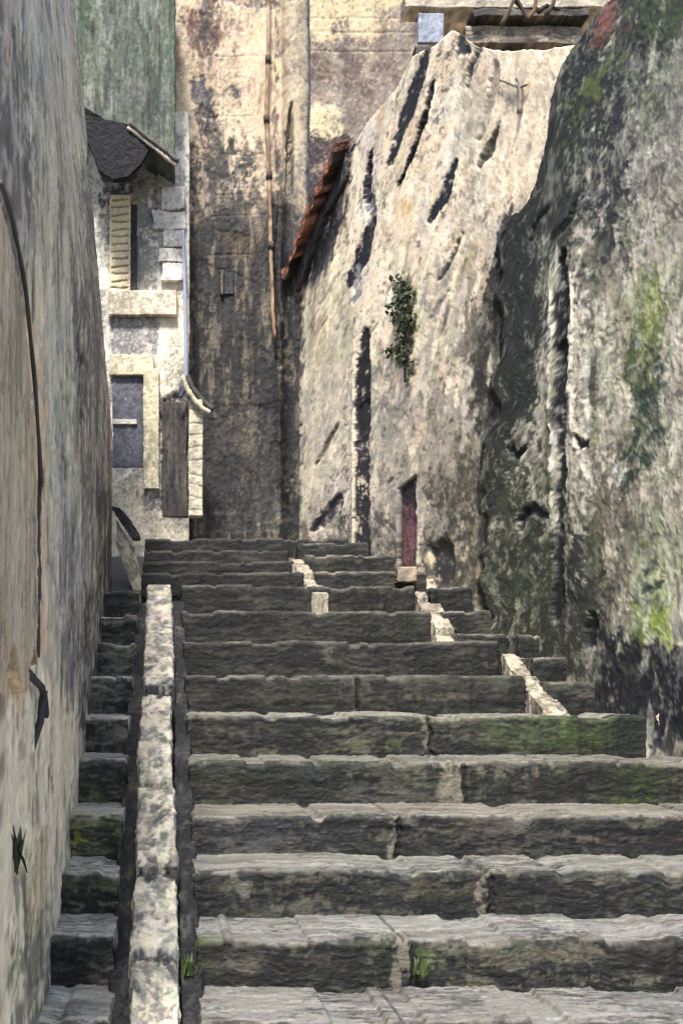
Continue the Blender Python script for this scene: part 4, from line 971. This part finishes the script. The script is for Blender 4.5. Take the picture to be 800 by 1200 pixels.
a([(590, 300), (640, 280), (632, 420), (600, 520), (576, 520)], (34, 34, 36), .95, .42)
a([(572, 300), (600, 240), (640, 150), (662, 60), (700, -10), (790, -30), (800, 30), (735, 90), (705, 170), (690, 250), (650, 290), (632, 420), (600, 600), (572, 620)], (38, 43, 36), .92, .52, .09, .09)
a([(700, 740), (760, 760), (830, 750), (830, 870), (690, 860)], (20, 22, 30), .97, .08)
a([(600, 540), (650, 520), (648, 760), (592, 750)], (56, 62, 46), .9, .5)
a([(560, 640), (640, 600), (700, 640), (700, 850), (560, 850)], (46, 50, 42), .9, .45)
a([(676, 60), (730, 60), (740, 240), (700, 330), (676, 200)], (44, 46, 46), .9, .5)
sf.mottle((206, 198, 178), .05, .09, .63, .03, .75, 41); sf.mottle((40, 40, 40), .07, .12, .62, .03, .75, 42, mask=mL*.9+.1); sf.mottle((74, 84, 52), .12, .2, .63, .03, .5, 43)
sf.strokes(3000, (.12, .42), (.03, .085), VERT, .28, 13, .007, 3, .02, .9)
sf.strokes(2600, (.04, .12), (.014, .035), 2.1, .5, 10, .006, 3, .01)
sf.strokes(1400, (.02, .05), (.010, .02), VERT, 1., 14, .008, 4, .008)
sf.redo(.7); sf.log = []
sf.crust((214, 206, 188), (44, 44, 44), .26, .026, 1.5)
a([(700, 16), (716, 2), (722, 18), (708, 44), (698, 48)], (128, 84, 76), .85, .4, .03, .03)
a([(664, 128), (690, 92), (716, 62), (722, 74), (700, 110), (676, 142)], (84, 94, 46), .8, .5, .04, .04)
a([(742, -10), (800, -20), (800, 40), (760, 50)], (58, 70, 40), .8, .45)
ML = lambda P, w, c, dep, br=.12, rg=.035, am=.97: sf.line(P, [abs(PM.uv((P[1][0]+q/2, 500))[0]-PM.uv((P[1][0]-q/2, 500))[0]) for q in w], c, rg, .014, am, max(dep, -.028), .06, br)
ML([(660, 300), (656, 345), (656, 420)], [9, 19, 15], (14, 14, 18), -.05)  # slot's inner shade painted black over a shallow groove
ML([(656, 410), (657, 560), (652, 722)], [14, 10, 13], (22, 22, 26), -.04)
ML([(645, 300), (643, 430), (645, 600)], [3, 4, 3], (214, 206, 190), .01, .3)
ML([(676, 520), (668, 420), (672, 330)], [6, 5, 5], (214, 204, 184), .012, .3)
ML([(640, 250), (625, 270), (612, 300)], [4, 6, 3], (34, 42, 34), -.02)
ML([(676, 240), (664, 262), (642, 290)], [4, 6, 3], (44, 56, 44), -.02)
ML([(592, 255), (584, 280), (576, 310)], [10, 14, 6], (36, 36, 38), -.02, .3)
ML([(606, 520), (612, 530), (620, 526)], [4, 6, 3], (34, 34, 38), -.03)
ML([(608, 604), (624, 596), (640, 604)], [5, 7, 5], (36, 36, 40), -.03)
ML([(612, 600), (611, 610), (611, 616)], [7, 8, 6], (36, 36, 40), -.03)
ML([(676, 512), (680, 520), (688, 516)], [5, 9, 4], (48, 46, 48), -.03)
ML([(752, 690), (770, 686), (778, 672)], [3, 4, 2], (60, 70, 60), -.01)
ML([(690, 720), (691, 735), (688, 752)], [3, 12, 12], (26, 26, 30), -.03)
topM = profile(PM, [(574, 300), (580, 272), (592, 255), (604, 250), (618, 232), (634, 200), (646, 150), (652, 108), (660, 78), (676, 50), (694, 22), (716, -2), (740, -30), (860, -30), (1200, -30)])
us = cols(PM, 575, 830, 500, 1.35); us = list(np.linspace(.25, us[0]-.02, 25))+us
sf.h *= .75
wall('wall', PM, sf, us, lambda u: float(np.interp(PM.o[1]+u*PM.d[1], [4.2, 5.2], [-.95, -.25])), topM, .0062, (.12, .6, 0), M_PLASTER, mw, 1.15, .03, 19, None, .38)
print('mossy', time.time()-T0)

# corner block right of the widest step
t = tag(panel('corner_stone', 772, 812, 838, 882, 4.46, .0, (196, 188, 170), cb_plain((222, 214, 196), (120, 112, 100), 120, .4), None, mat=M_STONE, seed=770, depth=.3, wob=.02), 'pale rough stone block at the right end of the mossy green step', 'stone block')
# slab leaning at the top of the narrow stairs
tag(plate('leaning_slab', [(133, 594), (141, 596), (152, 608), (165, 630)], [(133, 598), (145, 616), (156, 634), (165, 633)], 6.7, .06, (36, 36, 42), (60, 60, 66), (22, 22, 28), M_STONE, None, 5), 'small black slab leaning at the head of the narrow left steps', 'slab')
tag(plate('kerb_stub', [(138, 612), (150, 630), (160, 644), (168, 690)], [(138, 640), (148, 668), (156, 692), (168, 694)], 6.75, .10, (168, 160, 142), (206, 196, 176), (96, 92, 84), M_STONE, None, 6), 'rough pale stone kerb stub below the black leaning slab', 'kerb stone')

# weeds
def weed(label, base, n, hgt, mat, seed, spread=.02):
    rr = np.random.default_rng(seed); V = []; Fs = []
    for i in range(n):
        w = rr.uniform(0, 6.28); b = np.array(base)+np.array([rr.normal(0, spread), rr.normal(0, spread*.5), 0]); h = hgt*rr.uniform(.5, 1)
        lean = np.array([math.cos(w), math.sin(w), 0])*h*rr.uniform(.1, .5); sd = np.array([-math.sin(w), math.cos(w), 0])*hgt*.09; k = len(V)
        V += [b-sd*.4, b+sd*.4, b+lean*.4+sd+np.array([0, 0, h*.5]), b+lean*.4-sd+np.array([0, 0, h*.5]), b+lean+np.array([0, 0, h])]
        Fs += [(k, k+1, k+2, k+3), (k+3, k+2, k+4)]
    return tag(rawmesh('weed', V, Fs, mat, None, None, False), label, 'weed', 'weeds growing in the joints')
weed('small bright green weed in the joint of the second lowest step', (at(490, 1140, 3.12)+np.array([0, -.02, 0])), 18, .055, M_LEAF2, 1, .014)
weed('bright green tuft in the gutter beside the pale slabs at the bottom', (.075, 3.1, .444*3.1-2.15-.08), 18, .07, M_LEAF2, 2, .012)
weed('dark green sprig growing from the cream wall at far left', (-.33, 2.35, -.42), 16, .12, M_LEAF, 3, .015)

# ================================================================== GROUND, WORLD, SUN, CAMERA
prof_y = [-40, -.3, 0, 6.3, 7.6, 9, 60]; prof_z = [-2.32, -2.32, -2.32, .42, .90, .985, .985]
V_ = []; Fs = []
xs = [-60, -6, -.36, 2.6, 8, 60]
for y, z in zip(prof_y, prof_z):
    for x in xs: V_.append((x, y, z-.0))
for j in range(len(prof_y)-1):
    for i in range(len(xs)-1):
        k = j*len(xs)+i; Fs.append((k, k+1, k+len(xs)+1, k+len(xs)))
g = rawmesh('ground', V_, Fs, paint_mat('ground_stone', .85, .6, 30, .3, .35, attr=False, base=(.07, .068, .062)), None, None, False); g['kind'] = 'structure'

W = bpy.data.worlds.new('World'); S.world = W; W.use_nodes = True
nt_ = W.node_tree; sk = nt_.nodes.new('ShaderNodeTexSky'); sk.sky_type = 'NISHITA'; sk.sun_disc = False
d = np.array([.14, .52, -.83]); d /= np.linalg.norm(d)
elev = math.asin(-d[2]); az = math.atan2(-d[0], -d[1])
sk.sun_elevation = elev; sk.sun_rotation = az; sk.air_density = 1.0; sk.dust_density = 2.0
nt_.links.new(sk.outputs[0], nt_.nodes['Background'].inputs[0]); nt_.nodes['Background'].inputs[1].default_value = .15
L = bpy.data.lights.new('sun', 'SUN'); L.energy = 4.5; L.angle = math.radians(9); L.color = (1, .955, .89)
lo = bpy.data.objects.new('sun', L); COL.objects.link(lo)
from mathutils import Vector
lo.rotation_euler = Vector(tuple(d)).to_track_quat('-Z', 'Y').to_euler(); lo.location = (0, 0, 12)

cam = bpy.data.cameras.new('camera'); co = bpy.data.objects.new('camera', cam); COL.objects.link(co); S.camera = co
co.location = (0, 0, 0); co.rotation_euler = (math.radians(90), 0, 0)
cam.sensor_fit = 'VERTICAL'; cam.sensor_height = 36; cam.sensor_width = 24; cam.lens = 36*F/1200
cam.shift_x = (400-CX)/1200; cam.shift_y = (CY-600)/1200; cam.clip_start = .05; cam.clip_end = 500
S.view_settings.view_transform = 'Standard'; S.view_settings.look = 'None'; S.view_settings.exposure = .76; S.view_settings.gamma = 1
print('total', time.time()-T0, 'verts', sum(len(m.vertices) for m in bpy.data.meshes))
